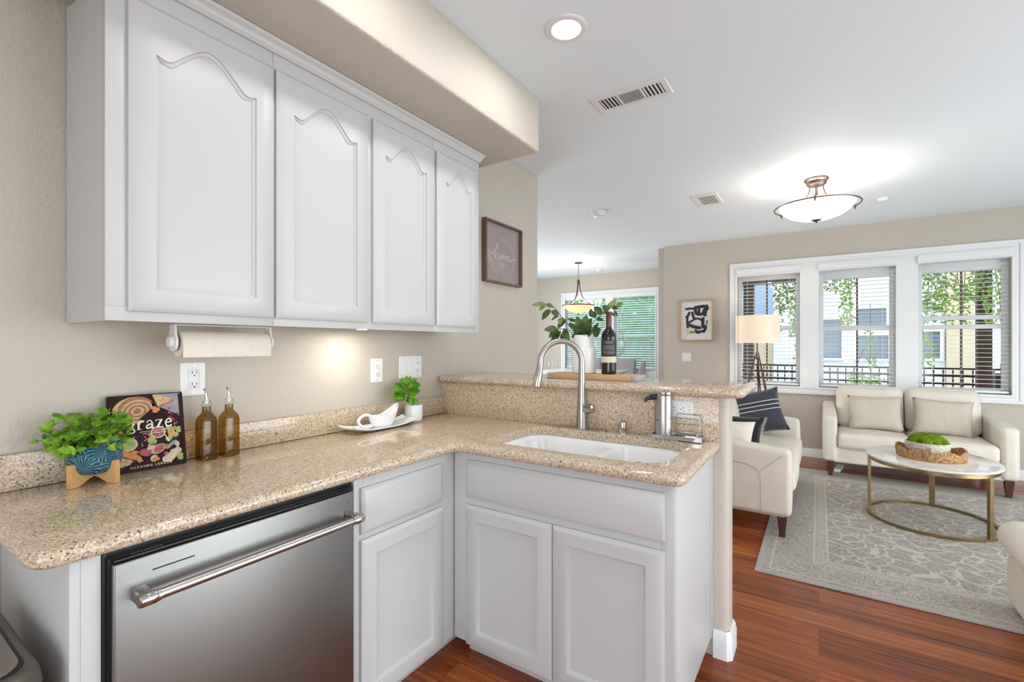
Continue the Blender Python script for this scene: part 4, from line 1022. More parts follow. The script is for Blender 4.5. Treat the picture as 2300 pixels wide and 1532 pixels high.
x = bx + .021; bar(x + .003, by, x + .003, by + xh, .0046); bar(x - .001, by + .0008, x + .009, by + .0008, .0016); bar(x - .001, by + xh - .0008, x + .004, by + xh - .0008, .0016); st_([(x + .005, by + .013), (x + .009, by + .020), (x + .014, by + .018)], .0034)
x = bx + .039; bar(x + .0125, by, x + .0125, by + .015, .0046); bar(x + .012, by + .0008, x + .017, by + .0008, .0016); st_([(x + .002, by + .015), (x + .006, by + .0205), (x + .0115, by + .019), (x + .0125, by + .013)], .0026); st_([(x + .012, by + .0125), (x + .002, by + .008), (x + .003, by + .0015), (x + .011, by + .004)], .0036)
x = bx + .059; bar(x, by + xh - .001, x + .015, by + xh - .001, .002); bar(x, by + .001, x + .015, by + .001, .002); bar(x + .013, by + xh - .001, x + .003, by + .001, .0046); bar(x + .0006, by + .016, x + .0006, by + xh, .0014); bar(x + .0146, by, x + .0146, by + .005, .0014)
x = bx + .078; st_([(x + .002, by + .0115), (x + .0145, by + .0125), (x + .009, by + .0205), (x + .002, by + .012), (x + .006, by + .001), (x + .015, by + .004)], .0032)
text(lt, 'INSPIRATION FOR SMALL PLATES', .0052, O + Uv * .112 + Vb * .1215, Uv, Vb, Nb, d, space=1.05); text(lt, 'AND MEANDERING MEALS', .0052, O + Uv * .112 + Vb * .1150, Uv, Vb, Nb, d, space=1.05)
obj('title_lettering', lt, m_cream, cv, normals=False)
lt = M(); text(lt, 'SUZANNE LENZER', .0105, O + Uv * .098 + Vb * .010, Uv, Vb, Nb, d, space=1.35)
obj('author_lettering', lt, m_cream, cv, normals=False)

# ------------------------------------------------------------------ oil bottles
def oil_bottle(label, x, y, rz):
    t = thing('oil_bottle', label, 'oil bottle', (x, y, CTOP + .0006), rz, 'amber oil bottles')
    m = M(); R = []
    for h_, z, r in ((.024, 0, .004), (.0262, .003, .006), (.0262, .135, .006), (.0235, .150, .009), (.018, .160, .012), (.0145, .168, .0144), (.0138, .188, .0137)):
        R.append([(p[0], p[1], z) for p in rrect(-h_, h_, -h_, h_, min(r, h_ - 1e-4), 4)])
    m.loft(R, True, True, True); obj('glass_body', m, m_amber, t, local=True)
    m = M(); m.lathe([(.0160, .1885), (.0172, .190), (.0172, .194), (.0160, .1955), (.0172, .197), (.0172, .203), (.0155, .205), (.0, .205)], n=24); obj('collar', m, m_clear, t, local=True)
    m = M(); m.tube([(0, 0, .198), (0, 0, .215), (-.001, -.001, .232), (-.004, -.002, .246), (-.009, -.004, .2495)], [.006, .0042, .0038, .0036, .0030], 12); m.lathe([(.0135, .2052), (.0135, .208), (.0, .209)], n=20); obj('pour_spout', m, m_chrome, t, local=True)
    return t
oil_bottle('square amber glass oil bottle closest to the cookbook', -1.812, .785, .12)
oil_bottle('square amber glass oil bottle further along, right of its twin', -1.815, .862, .10)

# ------------------------------------------------------------------ gravy boat, serving tray, leafy pot
t = thing('serving_tray', 'white ceramic rectangular serving tray with upturned ends under the gravy boat', 'tray', (-1.785, 1.55, CTOP))
m = M(); NX, NY = 12, 28
def traypt(i, j, off):
    a = -1 + 2 * i / NX; b = -1 + 2 * j / NY
    hw = .066 * (1 - .10 * abs(b) ** 6); x = -1.785 + a * hw; y = 1.548 + b * .200
    z = CTOP + .002 + .024 * abs(b) ** 3.2 + .010 * abs(a) ** 4 + off
    return (x, y, z)
T = [[m.v(traypt(i, j, .005)) for j in range(NY + 1)] for i in range(NX + 1)]; Bq = [[m.v(traypt(i, j, -.0012 if abs(2 * j / NY - 1) < .6 and abs(2 * i / NX - 1) < .8 else 0)) for j in range(NY + 1)] for i in range(NX + 1)]
for i in range(NX):
    for j in range(NY):
        m.face([T[i][j], T[i + 1][j], T[i + 1][j + 1], T[i][j + 1]]); m.face([Bq[i][j], Bq[i][j + 1], Bq[i + 1][j + 1], Bq[i + 1][j]])
for i in range(NX):
    m.face([T[i][0], Bq[i][0], Bq[i + 1][0], T[i + 1][0]]); m.face([T[i][NY], T[i + 1][NY], Bq[i + 1][NY], Bq[i][NY]])
for j in range(NY):
    m.face([T[0][j], T[0][j + 1], Bq[0][j + 1], Bq[0][j]]); m.face([T[NX][j], Bq[NX][j], Bq[NX][j + 1], T[NX][j + 1]])
obj('dish', m, m_ceram, t)
t = thing('gravy_boat', 'white ceramic gravy boat with looped handle on the serving tray', 'gravy boat', (-1.79, 1.57, CTOP + .0075))
m = M(); gx, gy, gz = -1.79, 1.565, CTOP + .0072
def boat(k, inner):
    R = []
    NN = 40; lv = [0, .04, .12, .28, .45, .65, .82, 1.0] if not inner else [1.0, .8, .5, .25, .14]
    for q in lv:
        ring = []
        for i in range(NN):
            f = 2 * PI * i / NN; s_, c_ = math.sin(f), math.cos(f)
            rim = .060 + .046 * max(0, s_) ** 1.9 + .006 * max(0, -s_) ** 2 - .006 * c_ * c_
            ax = .040 * (.66 + .42 * math.sin(q * PI * .55)) * (1 - .14 * max(0, s_) ** 4 * q); by_ = (.078 + .016 * max(0, s_) * q ** 1.4) * (.72 + .33 * math.sin(q * PI * .52))
            if q < .06: ax *= .92; by_ *= .94
            o_ = -.0035 if inner else 0
            ring.append((gx + (ax + o_) * c_, gy + (by_ + o_) * s_, gz + rim * q + (.0 if not inner else .0008)))
        R.append(ring)
    return R
m.loft(boat(1, False) + boat(1, True)); bt = obj('bowl', m, m_ceram, t)
m = M(); hp = bez([(gx, gy - .068, gz + .050), (gx, gy - .085, gz + .064), (gx, gy - .118, gz + .066), (gx, gy - .145, gz + .046), (gx, gy - .135, gz + .024), (gx, gy - .105, gz + .010), (gx, gy - .064, gz + .012)], 6)
m.tube(hp, .0068, 12, flat=1.3); obj('handle', m, m_ceram, t)
wx, wy = -1.812, 1.797
t = thing('potted_peperomia', 'small white pot with broad glossy green leaves behind the gravy boat', 'potted plant', (wx, wy, CTOP))
m = M(); m.lathe([(.0, .0008), (.036, .0008), (.043, .006), (.0465, .020), (.0475, .075), (.047, .088), (.045, .0885), (.0435, .086), (.0435, .07), (.0, .068)], (wx, wy, CTOP), 40); obj('pot', m, m_ceram, t)
m = M(); m.lathe([(.0, .074), (.0434, .073), (.0434, .066)], (wx, wy, CTOP), 24); obj('soil', m, m_soil, t)
m = M(); st = M(); crown = Vector((wx, wy, CTOP + .075))
for b, tp, wd in PLEAF:
    b = Vector(b); tp = Vector(tp)
    tp.x = max(tp.x, XW + .008); b.x = max(b.x, XW + .012)
    m.leaf(b, tp, (.75, -.35, .6), wd * 1.25, .07, .15, 9)
    st.tube([crown, crown.lerp(b, .6) + Vector((0, 0, .006)), b], .0017, 6)
obj('foliage', m, m_pepe, t, normals=False); obj('stems', st, m_stem, t)

# ------------------------------------------------------------------ framed wall art by the bar
ax0, ax1, az0, az1 = 2.515, 2.972, 1.752, 2.180
t = thing('framed_sign', 'brown shadow-box framed sign with feather wreath hanging above the bar', 'wall art', (XW, 2.74, 1.97))
m = M()
for a in ((ax0, ax0 + .012, az0, az1), (ax1 - .012, ax1, az0, az1), (ax0 + .012, ax1 - .012, az0, az0 + .012), (ax0 + .012, ax1 - .012, az1 - .012, az1)): m.box(XW + .001, XW + .040, *a, bev=.001)
obj('frame', m, m_fwood, t)
m_artb = plain('mauve_print', srgb(150, 136, 138), .25, var=.04, vs=6); m_feath = plain('gold_feather_print', srgb(190, 176, 158), .5, var=.2, vs=90); m_script = plain('pale_script', srgb(232, 226, 226), .4)
m = M(); m.box(XW + .002, XW + .012, ax0 + .012, ax1 - .012, az0 + .012, az1 - .012); pn = obj('print', m, m_artb, t)
m = M(); Oa = (XW + .0122, ax0, az0); ua, va, na = (0, 1, 0), (0, 0, 1), (1, 0, 0); rr = random.Random(2)
def feather(path, n, L, flip):
    P = bez(path, n)
    for i in range(len(P) - 1):
        d_ = (P[i + 1] - P[i]); d_ = d_.normalized() if d_.length else Vector((1, 0)); s_ = math.sin(PI * (i + 1) / len(P)) ** .6
        for sg in (1, -1):
            nn = Vector((-d_.y, d_.x)) * sg; tipp = P[i] + (nn * .75 + d_ * .7) * L * s_ * rr.uniform(.6, 1.1)
            m.ribbon([P[i], P[i].lerp(tipp, .5) + d_ * .002, tipp], [.0016, .0018, .0006], Oa, ua, va, na, .0002 + .0001 * sg)
    m.ribbon(P, .0018, Oa, ua, va, na, .0006)
feather([(.07, .30), (.04, .21), (.10, .13), (.17, .05)], 12, .045, 1); feather([(.19, .33), (.31, .30), (.385, .20), (.34, .08)], 12, .045, 1); feather([(.06, .22), (.08, .16), (.13, .12)], 8, .04, 1)
obj('feather_wreath', m, m_feath, pn, normals=False)
m = M(); scr = lambda P, w_=.0032: m.ribbon(bez(P, 8), w_, Oa, ua, va, na, .0010)
scr([(.02, .215), (.05, .23), (.08, .20), (.12, .215), (.17, .265), (.165, .285), (.145, .24), (.135, .175), (.155, .21), (.175, .212), (.172, .178), (.19, .185), (.205, .21), (.215, .19), (.20, .178), (.196, .195), (.225, .205), (.235, .21), (.234, .18), (.245, .205), (.258, .21), (.256, .18), (.27, .205), (.283, .208), (.283, .183), (.30, .19), (.315, .208), (.305, .212), (.302, .185), (.325, .178), (.37, .20), (.40, .195)])
for i, s_ in enumerate((.08, .10, .06)): m.ribbon([(.22 - s_ / 2, .148 - i * .014), (.22 + s_ / 2, .146 - i * .014)], .0015, Oa, ua, va, na, .0006)
obj('script_lettering', m, m_script, pn, normals=False)

# ------------------------------------------------------------------ on the bar
BT = 1.1405
t = thing('serving_board', 'long light wood serving board with a grey marble end on the bar', 'serving board', (-.99, 2.30, BT))
m = M(); m.box(-1.235, -.762, 2.222, 2.375, BT, BT + .029, bev=.003); obj('wood_plank', m, m_board, t)
m = M(); m.box(-.7615, -.742, 2.222, 2.375, BT, BT + .029, bev=.002); obj('marble_end', m, m_greym, t)
BZ = BT + .0295
t = thing('ceramic_vase', 'white glossy stepped ceramic vase holding leafy branches on the board', 'vase', (-1.052, 2.30, BZ))
m = M(); m.lathe([(.0, 0), (.056, 0), (.0625, .004), (.0645, .010), (.0645, .120), (.062, .130), (.0555, .136), (.053, .142), (.053, .200), (.0515, .203), (.048, .202), (.047, .14), (.0, .135)], (-1.052, 2.30, BZ), 48); obj('body', m, m_ceram, t)
m = M(); m.lathe([(.0556, .1362), (.0566, .138), (.0548, .1408)], (-1.052, 2.30, BZ), 48, cap0=False, cap1=False); obj('shoulder_ring', m, m_ceram, t)
t = thing('leafy_branches', 'dark green leafy branches arranged in the white vase', 'branches', (-1.052, 2.30, BZ + .15))
st = M()
for br in VTWIG: st.tube(bez(br, 4), .0019, 6)
obj('twigs', st, m_twig, t)
for nm, k, mt in (('leaves', 0, m_euca), ('pale_leaves', 1, m_eucal)):
    m = M(); rr = random.Random(4)
    for b, tp, wd, pl in VLEAF:
        if pl == k: m.leaf(b, tp, (rr.uniform(-.2, .2), -.9, rr.uniform(.1, .5)), wd * 1.12, .06, .18, 7)
    obj(nm, m, mt, t, normals=False)
bx_, by_ = -.912, 2.30
t = thing('wine_bottle', 'dark red wine bottle with brown foil neck and cream label strip', 'wine bottle', (bx_, by_, BZ))
m = M(); m.lathe([(.0, .002), (.033, 0), (.0375, .004), (.0385, .012), (.0385, .190), (.0365, .206), (.026, .224), (.0165, .236), (.0145, .246), (.0145, .262)], (bx_, by_, BZ), 40); obj('glass_body', m, plain('black_red_glass', srgb(18, 10, 12), .06, spec=.6), t)
m = M(); m.lathe([(.0152, .245), (.0152, .310), (.0165, .312), (.0165, .322), (.0145, .324), (.0, .324)], (bx_, by_, BZ), 28); obj('foil_capsule', m, plain('brown_foil', srgb(96, 52, 44), .3, var=.1), t)
m_lab = plain('charcoal_label', srgb(40, 38, 40), .6, var=.05)
def wrap(m, r, z0, z1, a0, a1, n=16): m.loft([[(bx_ + r * math.cos(a0 + (a1 - a0) * i / n), by_ + r * math.sin(a0 + (a1 - a0) * i / n), BZ + z) for i in range(n + 1)] for z in (z0, z1)], closed=False)
m = M(); wrap(m, .0388, .092, .176, PI * 1.12, PI * 2.12); lb = obj('label', m, m_lab, t, normals=False)
m = M(); wrap(m, .0390, .060, .091, PI * 1.14, PI * 2.10); obj('lower_label', m, plain('cream_label', srgb(214, 206, 192), .6, var=.05, vs=200), lb, normals=False)
m = M()
for z, h_, f, in ((.164, .004, .22), (.156, .0022, .16), (.146, .0014, .25), (.142, .0014, .25), (.138, .0014, .25), (.134, .0014, .25), (.130, .0014, .25), (.126, .0014, .25), (.116, .002, .28), (.110, .0018, .28), (.104, .0018, .2)): wrap(m, .0391, z, z + h_, PI * (1.62 - f), PI * (1.62 + f), 12)
obj('label_print', m, plain('grey_label_print', srgb(150, 146, 142), .6), lb, normals=False)
t = thing('wine_glass', 'large round stemmed wine glass standing behind the wine bottle', 'wine glass', (-.945, 2.46, BT))
m = M(); m.lathe([(.036, .0), (.036, .0015), (.012, .004), (.0042, .012), (.0038, .09), (.006, .10), (.030, .113), (.052, .135), (.064, .165), (.066, .190), (.060, .225), (.048, .262), (.0475, .262), (.0592, .225), (.065, .190), (.063, .165), (.051, .1365), (.030, .115), (.0, .104)], (-.945, 2.46, BT + .0003), 48); obj('bowl_and_stem', m, m_clear, t)

# ------------------------------------------------------------------ ceiling things
def downlight(label, x, y):
    t = thing('recessed_light', label, 'ceiling light', (x, y, CZ), 0, 'recessed ceiling lights')
    m = M(); m.lathe([(.061, -.0005), (.063, -.008), (.070, -.010), (.086, -.006), (.088, 0)], (x, y, CZ), 48, cap0=False, cap1=False); obj('trim_ring', m, m_white, t)
    m = M(); m.lathe([(.0, -.005), (.062, -.005), (.062, -.0005)], (x, y, CZ), 40); obj('lens', m, m_lens, t)
    lamp('downlight_lamp', 'AREA', (x, y, CZ - .012), LAMP_DOWN, (1, .965, .92), .12, parent=t)
downlight('round white recessed downlight near the top of the kitchen ceiling', -.906, 1.80)
downlight('round white downlight above the dishwasher, along the soffit edge', -.906, .95)
downlight('added unseen fill downlight over the kitchen aisle behind the camera', .45, -.6)  # extra fixture added as fill, never in view
downlight('added unseen fill downlight over the kitchen entry, right of the picture', 1.2, 1.2)  # another added fixture, only for its light
def vent(label, x0, x1, y0, y1, secs, name='ceiling_vent'):
    t = thing(name, label, 'air vent', ((x0 + x1) / 2, (y0 + y1) / 2, CZ), 0, 'ceiling vents')
    m = M(); W_, H_ = x1 - x0, y1 - y0
    holes = [rrect(x0 + a * W_, x0 + b * W_, y0 + .18 * H_, y1 - .18 * H_, .001, 1) for a, b, _ in secs]
    o_ = rrect(x0, x1, y0, y1, .004, 2); i_ = rrect(x0 + .006, x1 - .006, y0 + .006, y1 - .006, .004, 2)
    V0 = [m.v((p[0], p[1], CZ - .0004)) for p in o_]; V1 = [m.v((p[0], p[1], CZ - .006)) for p in i_]; m.bridge(V0, V1)
    HV = [[m.v((p[0], p[1], CZ - .006)) for p in h] for h in holes]; m.fillloops([V1] + HV, (0, 0, -1))
    for h, hv in zip(holes, HV): m.bridge(hv, [m.v((p[0], p[1], CZ - .0006)) for p in h])
    obj('faceplate', m, m_white, t)
    m = M()
    for h in holes: m.extr(h, (0, 0, CZ), (1, 0, 0), (0, 1, 0), (0, 0, 1), -.0036, -.0030)
    obj('duct_opening', m, m_slot, t)
    m = M()
    for a, b, d_ in secs:
        xa, xb = x0 + a * W_, x0 + b * W_; ya, yb = y0 + .18 * H_, y1 - .18 * H_
        if d_ == 'x':
            n = max(3, int((yb - ya) / .0125))
            for i in range(n): y = ya + (yb - ya) * (i + .5) / n; m.box(xa, xb, y - .0022, y + .0022, CZ - .0056, CZ - .0044)
        else:
            n = max(3, int((xb - xa) / .0175)); sg = 1 if d_ == 'y' else -1
            for i in range(n):
                x = xa + (xb - xa) * (i + .5) / n
                m.extr([(-.0042, -.0046), (.0042, -.0056), (.0042, -.0048), (-.0042, -.0038)], (x, ya, CZ), (sg, 0, 0), (0, 0, 1), (0, 1, 0), 0, yb - ya)
    obj('louvers', m, m_white, t)
vent('white three-section ceiling register over the sink peninsula', -1.068, -.650, 2.395, 2.572, [(.10, .34, 'y'), (.37, .65, 'x'), (.68, .92, 'Y')])
vent('smaller white ceiling register close to the hanging bowl light', -.985, -.757, 4.45, 4.86, [(.22, .86, 'Y')])
def detector(name, label, x, y, r, h):
    t = thing(name, label, 'smoke detector', (x, y, CZ))
    m = M(); m.lathe([(r, -.0003), (r, -h * .35), (r * .93, -h * .5)], (x, y, CZ), 32); obj('base', m, m_white, t)
    m = M(); m.lathe([(r * .80, -h * .5), (r * .78, -h * .85), (r * .6, -h), (.0, -h)], (x, y, CZ), 32); obj('cover', m, m_white, t)
detector('smoke_detector', 'white round smoke detector on the ceiling left of the small register', -1.885, 4.47, .075, .045)
detector('heat_detector', 'tiny white detector on the ceiling right of the bowl light', .49, 5.50, .045, .03)
detector('dining_detector', 'tiny white disc on the dining ceiling right of the pendant', -3.31, 7.92, .07, .03)
# semi-flush bowl light in the living room
lx, ly = -.018, 4.56
t = thing('bowl_ceiling_light', 'semi-flush ceiling light with glowing bowl and metal ring in the living room', 'ceiling light', (lx, ly, CZ))
m = M(); m.lathe([(.085, -.0004), (.088, -.012), (.080, -.022), (.074, -.024), (.070, -.045), (.060, -.055), (.0, -.056)], (lx, ly, CZ), 40); obj('canopy', m, m_bronze, t)
m = M(); m.cyl((lx, ly, CZ - .05), (lx, ly, CZ - .20), .010, n=16)
for k in range(3):
    a = .5 + k * 2 * PI / 3; q = lambda r, z: (lx + r * math.cos(a), ly + r * math.sin(a), CZ + z)
    m.tube(bez([q(.055, -.052), q(.058, -.085), q(.08, -.13), q(.135, -.18), q(.22, -.214)], 6), .0045, 8)
obj('stem_and_arms', m, m_bronze, t)
m = M(); m.lathe([(.262, -.208), (.268, -.215), (.266, -.226), (.24, -.262), (.19, -.298), (.12, -.325), (.05, -.337), (.0, -.339), (.0, -.334), (.12, -.320), (.19, -.293), (.236, -.258), (.258, -.224)], (lx, ly, CZ), 56, cap0=False, cap1=False); obj('glass_bowl', m, m_bowl, t)
m = M(); m.tube([(lx + .300 * math.cos(a), ly + .300 * math.sin(a), CZ - .226) for a in [2 * PI * i / 64 for i in range(64)]], .0055, 8, closed=True)
for k in range(3):
    a = .5 + k * 2 * PI / 3; m.tube([(lx + .262 * math.cos(a), ly + .262 * math.sin(a), CZ - .222), (lx + .312 * math.cos(a), ly + .312 * math.sin(a), CZ - .226)], .006, 8); m.lathe([(.0, -.03), (.006, -.024), (.004, -.016), (.010, -.006), (.010, .004), (.004, .012), (.006, .018), (.0, .024)], (lx + .300 * math.cos(a), ly + .300 * math.sin(a), CZ - .226), 12)
obj('ring', m, m_bronze, t)
m = M(); m.lathe([(.0, -.362), (.008, -.356), (.006, -.350), (.022, -.346), (.040, -.336), (.040, -.334), (.0, -.333)], (lx, ly, CZ), 24); obj('finial', m, m_bronze, t)
for k in range(2): lamp('bowl_lamp', 'POINT', (lx + (-.09, .09)[k], ly, CZ - .235), LAMP_BOWL / 2, (1, .92, .82), .03, parent=t)
# pendant in the dining room
qx, qy = -3.315, 7.03
t = thing('bowl_pendant', 'hanging bowl pendant with amber glass over the dining table', 'pendant light', (qx, qy, CZ))
m = M(); m.lathe([(.065, -.0004), (.068, -.008), (.05, -.018), (.0, -.022)], (qx, qy, CZ), 32); obj('canopy', m, m_bronze, t)
m = M(); nl = 14
for i in range(nl):
    z = CZ - .028 - i * .0185; u = (1, 0, 0) if i % 2 else (0, 1, 0)
    m.tube([Vector((qx, qy, z)) + Vector(u) * .006 * math.cos(a) + Vector((0, 0, .0125 * math.sin(a))) for a in [2 * PI * k / 12 for k in range(12)]], .0018, 6, closed=True)
obj('chain', m, m_bronze, t)
m = M(); m.cyl((qx, qy, CZ - .28), (qx, qy, CZ - .36), .022, n=16)
for k in range(3):
    a = .3 + k * 2 * PI / 3; q = lambda r, z: (qx + r * math.cos(a), qy + r * math.sin(a), CZ + z)
    m.tube(bez([q(.020, -.33), q(.026, -.42), q(.055, -.54), q(.12, -.64), q(.225, -.705)], 6), .0085, 8)
obj('arms', m, m_bronze, t)
m = M(); m.lathe([(.245, -.703), (.25, -.712), (.24, -.725), (.19, -.775), (.10, -.82), (.03, -.836), (.0, -.838), (.0, -.832), (.10, -.814), (.185, -.77), (.232, -.722)], (qx, qy, CZ), 48, cap0=False, cap1=False); obj('glass_bowl', m, m_pbowl, t)
m = M(); m.tube([(qx + .258 * math.cos(a), qy + .258 * math.sin(a), CZ - .708) for a in [2 * PI * i / 48 for i in range(48)]], .010, 8, closed=True); obj('ring', m, m_bronze, t)
m = M(); m.lathe([(.0, -.866), (.008, -.858), (.02, -.842), (.02, -.838), (.0, -.836)], (qx, qy, CZ), 16); obj('finial', m, m_bronze, t)
lamp('pendant_lamp', 'POINT', (qx, qy, CZ - .70), LAMP_PEND, (1, .90, .78), .04, parent=t)
# ------------------------------------------------------------------ living room
m = M(); m.box(0, 2.55, 0, 2.80, .0008, .011, bev=.003)
rug = obj('area_rug', m, m_rug, local=True); rug.location = (-.315, 3.05, 0)
tag(rug, 'large grey and cream patterned area rug under the round coffee table', 'rug')

def make_sofa(label, W_, D, loc, rotz, ncush, zleg):
    t = thing('sofa', label, 'sofa', loc, rotz, 'cream leather sofas')
    AW = .118
    m = M(); m.puff((W_ / 2, D * .5, .235), (W_ - .04, D - .05, .17), .02); m.puff((W_ / 2, D - .095, .50), (W_ - .25, .17, .66), .05, rot=Matrix.Rotation(-.06, 3, 'X')); obj('frame', m, m_leather, t, local=True, ang=60)
    for x in (AW / 2, W_ - AW / 2):
        m = M()
        def tp(p, q):
            k = (p.y / D + .5)
            if p.z > -.05: p.z += (k - .0) * .085 * (p.z + .05) / .30
            return p
        m.puff((x, D * .5 - .01, .385), (AW, D - .02, .45), .035, (.006, .008, 0), 8, taper=tp); obj('arm', m, m_leather, t, local=True, ang=60)
    cw = (W_ - 2 * AW) / ncush
    for i in range(ncush):
        m = M(); m.puff((AW + cw * (i + .5), .285, .372), (cw - .004, .61, .155), .045, (0, .010, .020)); sc_ = obj('seat_cushion', m, m_leather, t, local=True, ang=60)
        m = M(); z = .372 + .02
        m.tube([(AW + cw * i + .02, -.0175, z), (AW + cw * (i + 1) - .02, -.0175, z)], .004, 6); obj('piping', m, m_leather, sc_, local=True)
        m = M(); m.puff((AW + cw * (i + .5), D - .265, .655), (cw - .006, .19, .45), .075, (0, .035, .012), rot=Matrix.Rotation(-.20, 3, 'X')); bc = obj('back_cushion', m, m_leather, t, local=True, ang=60)
    for x in (.06, W_ - .06):
        for y in (.055, D - .07):
            z0 = zleg if y < .3 else .001
            m = M(); m.loft([[(x + a * r, y + b * r, z) for a, b in ((-1, -1), (1, -1), (1, 1), (-1, 1))] for r, z in ((.017, z0), (.031, .168))]); obj('leg', m, m_walnut, t, local=True)
    return t
sofa = make_sofa('cream leather sofa below the three windows with two chevron pillows', 1.385, .86, (.035, 5.63, 0), 0, 2, .0115)
love = make_sofa('cream leather sofa seen end-on behind the bar, with dark pillows', 1.70, .88, (-.155, 3.62, 0), PI / 2, 2, .0115)
arm_near = [c for c in love.children if c.name.startswith('arm')][0]
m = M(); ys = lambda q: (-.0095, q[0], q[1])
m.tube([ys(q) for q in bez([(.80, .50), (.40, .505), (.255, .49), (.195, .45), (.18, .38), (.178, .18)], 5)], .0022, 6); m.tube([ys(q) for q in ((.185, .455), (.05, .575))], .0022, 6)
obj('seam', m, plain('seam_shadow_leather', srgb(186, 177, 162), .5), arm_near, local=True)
def cushion(label, name, c, w_, h, t_, yaw, lean, roll, mat, group=None, seed=0):
    t = thing(name, label, 'pillow', c, 0, group)
    R = Matrix.Rotation(yaw, 3, 'Z') @ Matrix.Rotation(lean, 3, 'X') @ Matrix.Rotation(-roll, 3, 'Y')
    m = M(); m.pillow((0, 0, 0), w_, h, t_, Matrix.Identity(3)); o = obj('cover', m, mat, t, local=True, ang=80)
    o.rotation_euler = R.to_euler(); return t, o
cushion('cream chevron pillow on the left half of the window sofa', 'throw_pillow', (.475, 5.985, .628), .45, .36, .15, 0, -.33, .02, m_herring, 'cream chevron pillows')
cushion('cream chevron pillow on the right half of the window sofa', 'throw_pillow', (.985, 5.985, .625), .45, .36, .15, 0, -.33, -.05, m_herring, 'cream chevron pillows')
t, o = cushion('navy pillow with three cream stripes at the far end of the end-on sofa', 'throw_pillow', (-.515, 5.085, .665), .49, .42, .15, .06, -.25, .26, m_navy)
for z in (.085, .045, .005):
    m = M()
    P = []
    for i in range(25):
        a = -1 + 2 * i / 24; b = z / .21
        x = a * .245 * (1 - .06 * (1 - b * b) * abs(a) ** 3 * 1.6); th = .075 * (max(0, (1 - a ** 4) * (1 - b ** 4))) ** .55
        P.append((x, -th - .0015, z * (1 - .06 * (1 - a * a) * abs(b) ** 3 * 1.6)))
    m.tube(P, .0042, 6); obj('stripe', m, m_stripe, o, local=True)
t, o = cushion('black pillow with pale frayed edge, between the white and navy pillows', 'throw_pillow', (-.635, 4.13, .565), .54, .40, .15, .12, -.12, -.06, m_blackc)
m = M(); rr = random.Random(6)
for k in range(90):
    b = -1 + 2 * k / 89; x = .27 * (1 - .06 * (1 - b * b) * 1.6); p = Vector((x, 0, b * .2))
    m.ribbon([(0, 0), (.010, rr.uniform(-.004, .004)), (.020, rr.uniform(-.008, .008))], [.003, .0025, .001], p, (1, 0, 0), (0, 0, 1), (0, -1, 0), rr.uniform(-.004, .004))
obj('fringe', m, m_stripe, o, local=True, normals=False)
cushion('white linen pillow against the near arm of the end-on sofa', 'throw_pillow', (-.655, 3.90, .56), .50, .40, .16, .12, .10, -.05, m_linen)

# coffee table
tx, ty, tz = .697, 4.645, .478
t = thing('coffee_table', 'round white marble coffee table on a thin brass ring frame', 'coffee table', (tx, ty, .0115))
m = M(); m.lathe([(.0, -.020), (.97, -.020), (.995, -.014), (1, -.008), (.992, -.001), (.98, 0), (.0, 0)], (tx, ty, tz), 72, .385, .450)
for v_ in m.bm.verts: pass
obj('top', m, m_marble, t)
m = M(); m.lathe([(.96, -.0205), (.96, -.044), (.925, -.044), (.925, -.0205)], (tx, ty, tz), 72, .385, .450, cap0=False, cap1=False); obj('apron', m, m_brass, t)
m = M(); R = []
for i in range(72):
    a = 2 * PI * i / 72; c_, s_ = math.cos(a), math.sin(a)
    R.append([(tx + (.372 + d) * c_, ty + (.405 + d) * s_, z) for d, z in ((-.012, .012), (.012, .012), (.012, .030), (-.012, .030))])
m.loft(R, wrap=True); obj('base_ring', m, m_brass, t)
for a in (182, 79, -44):
    a = math.radians(a); p = (tx + .365 * math.cos(a), ty + .40 * math.sin(a))
    m = M(); m.extr([(-.009, -.018), (.009, -.018), (.009, .018), (-.009, .018)], (p[0], p[1], 0), (math.cos(a), math.sin(a), 0), (-math.sin(a), math.cos(a), 0), (0, 0, 1), .028, tz - .022); obj('leg', m, m_brass, t)
t = thing('woven_tray', 'scalloped round seagrass tray on the coffee table', 'tray', (.70, 4.66, tz))
m = M(); n = 96; RR = [[], [], [], []]
for i in range(n):
    a = 2 * PI * i / n; sc1 = .052 + .026 * abs(math.sin(a * 4 + .3)) ** .7
    for k, (r, z) in enumerate(((.198, .001), (.206, sc1), (.196, sc1), (.188, .010))): RR[k].append((.70 + r * math.cos(a), 4.66 + r * 1.08 * math.sin(a), tz + .0005 + z))
m.loft(RR); obj('basket', m, m_wicker, t)
t = thing('rope_bowl', 'white coiled rope bowl standing in the woven tray', 'bowl', (.685, 4.67, tz + .011))
m = M(); m.lathe([(.0, .0), (.085, .0), (.115, .02), (.128, .05), (.132, .080), (.134, .098), (.128, .102), (.122, .098), (.120, .07), (.0, .06)], (.685, 4.67, tz + .0115), 48); obj('coil', m, m_ropew, t)
m = M()
for dy in (-1,):
    c = Vector((.685 + .05, 4.67 - .120, tz + .058)); m.puff(c, (.12, .014, .066), .03, (0, .004, 0), 6, rot=Matrix.Rotation(.38, 3, 'Z'))
obj('handle', m, m_ropew, t)
m = M(); bm2 = m.bm; rr = random.Random(9)
bmesh.ops.create_uvsphere(bm2, u_segments=64, v_segments=32, radius=1)
lob = [(2.4 * i, math.sqrt((i + .5) / 17) * .95) for i in range(17)]
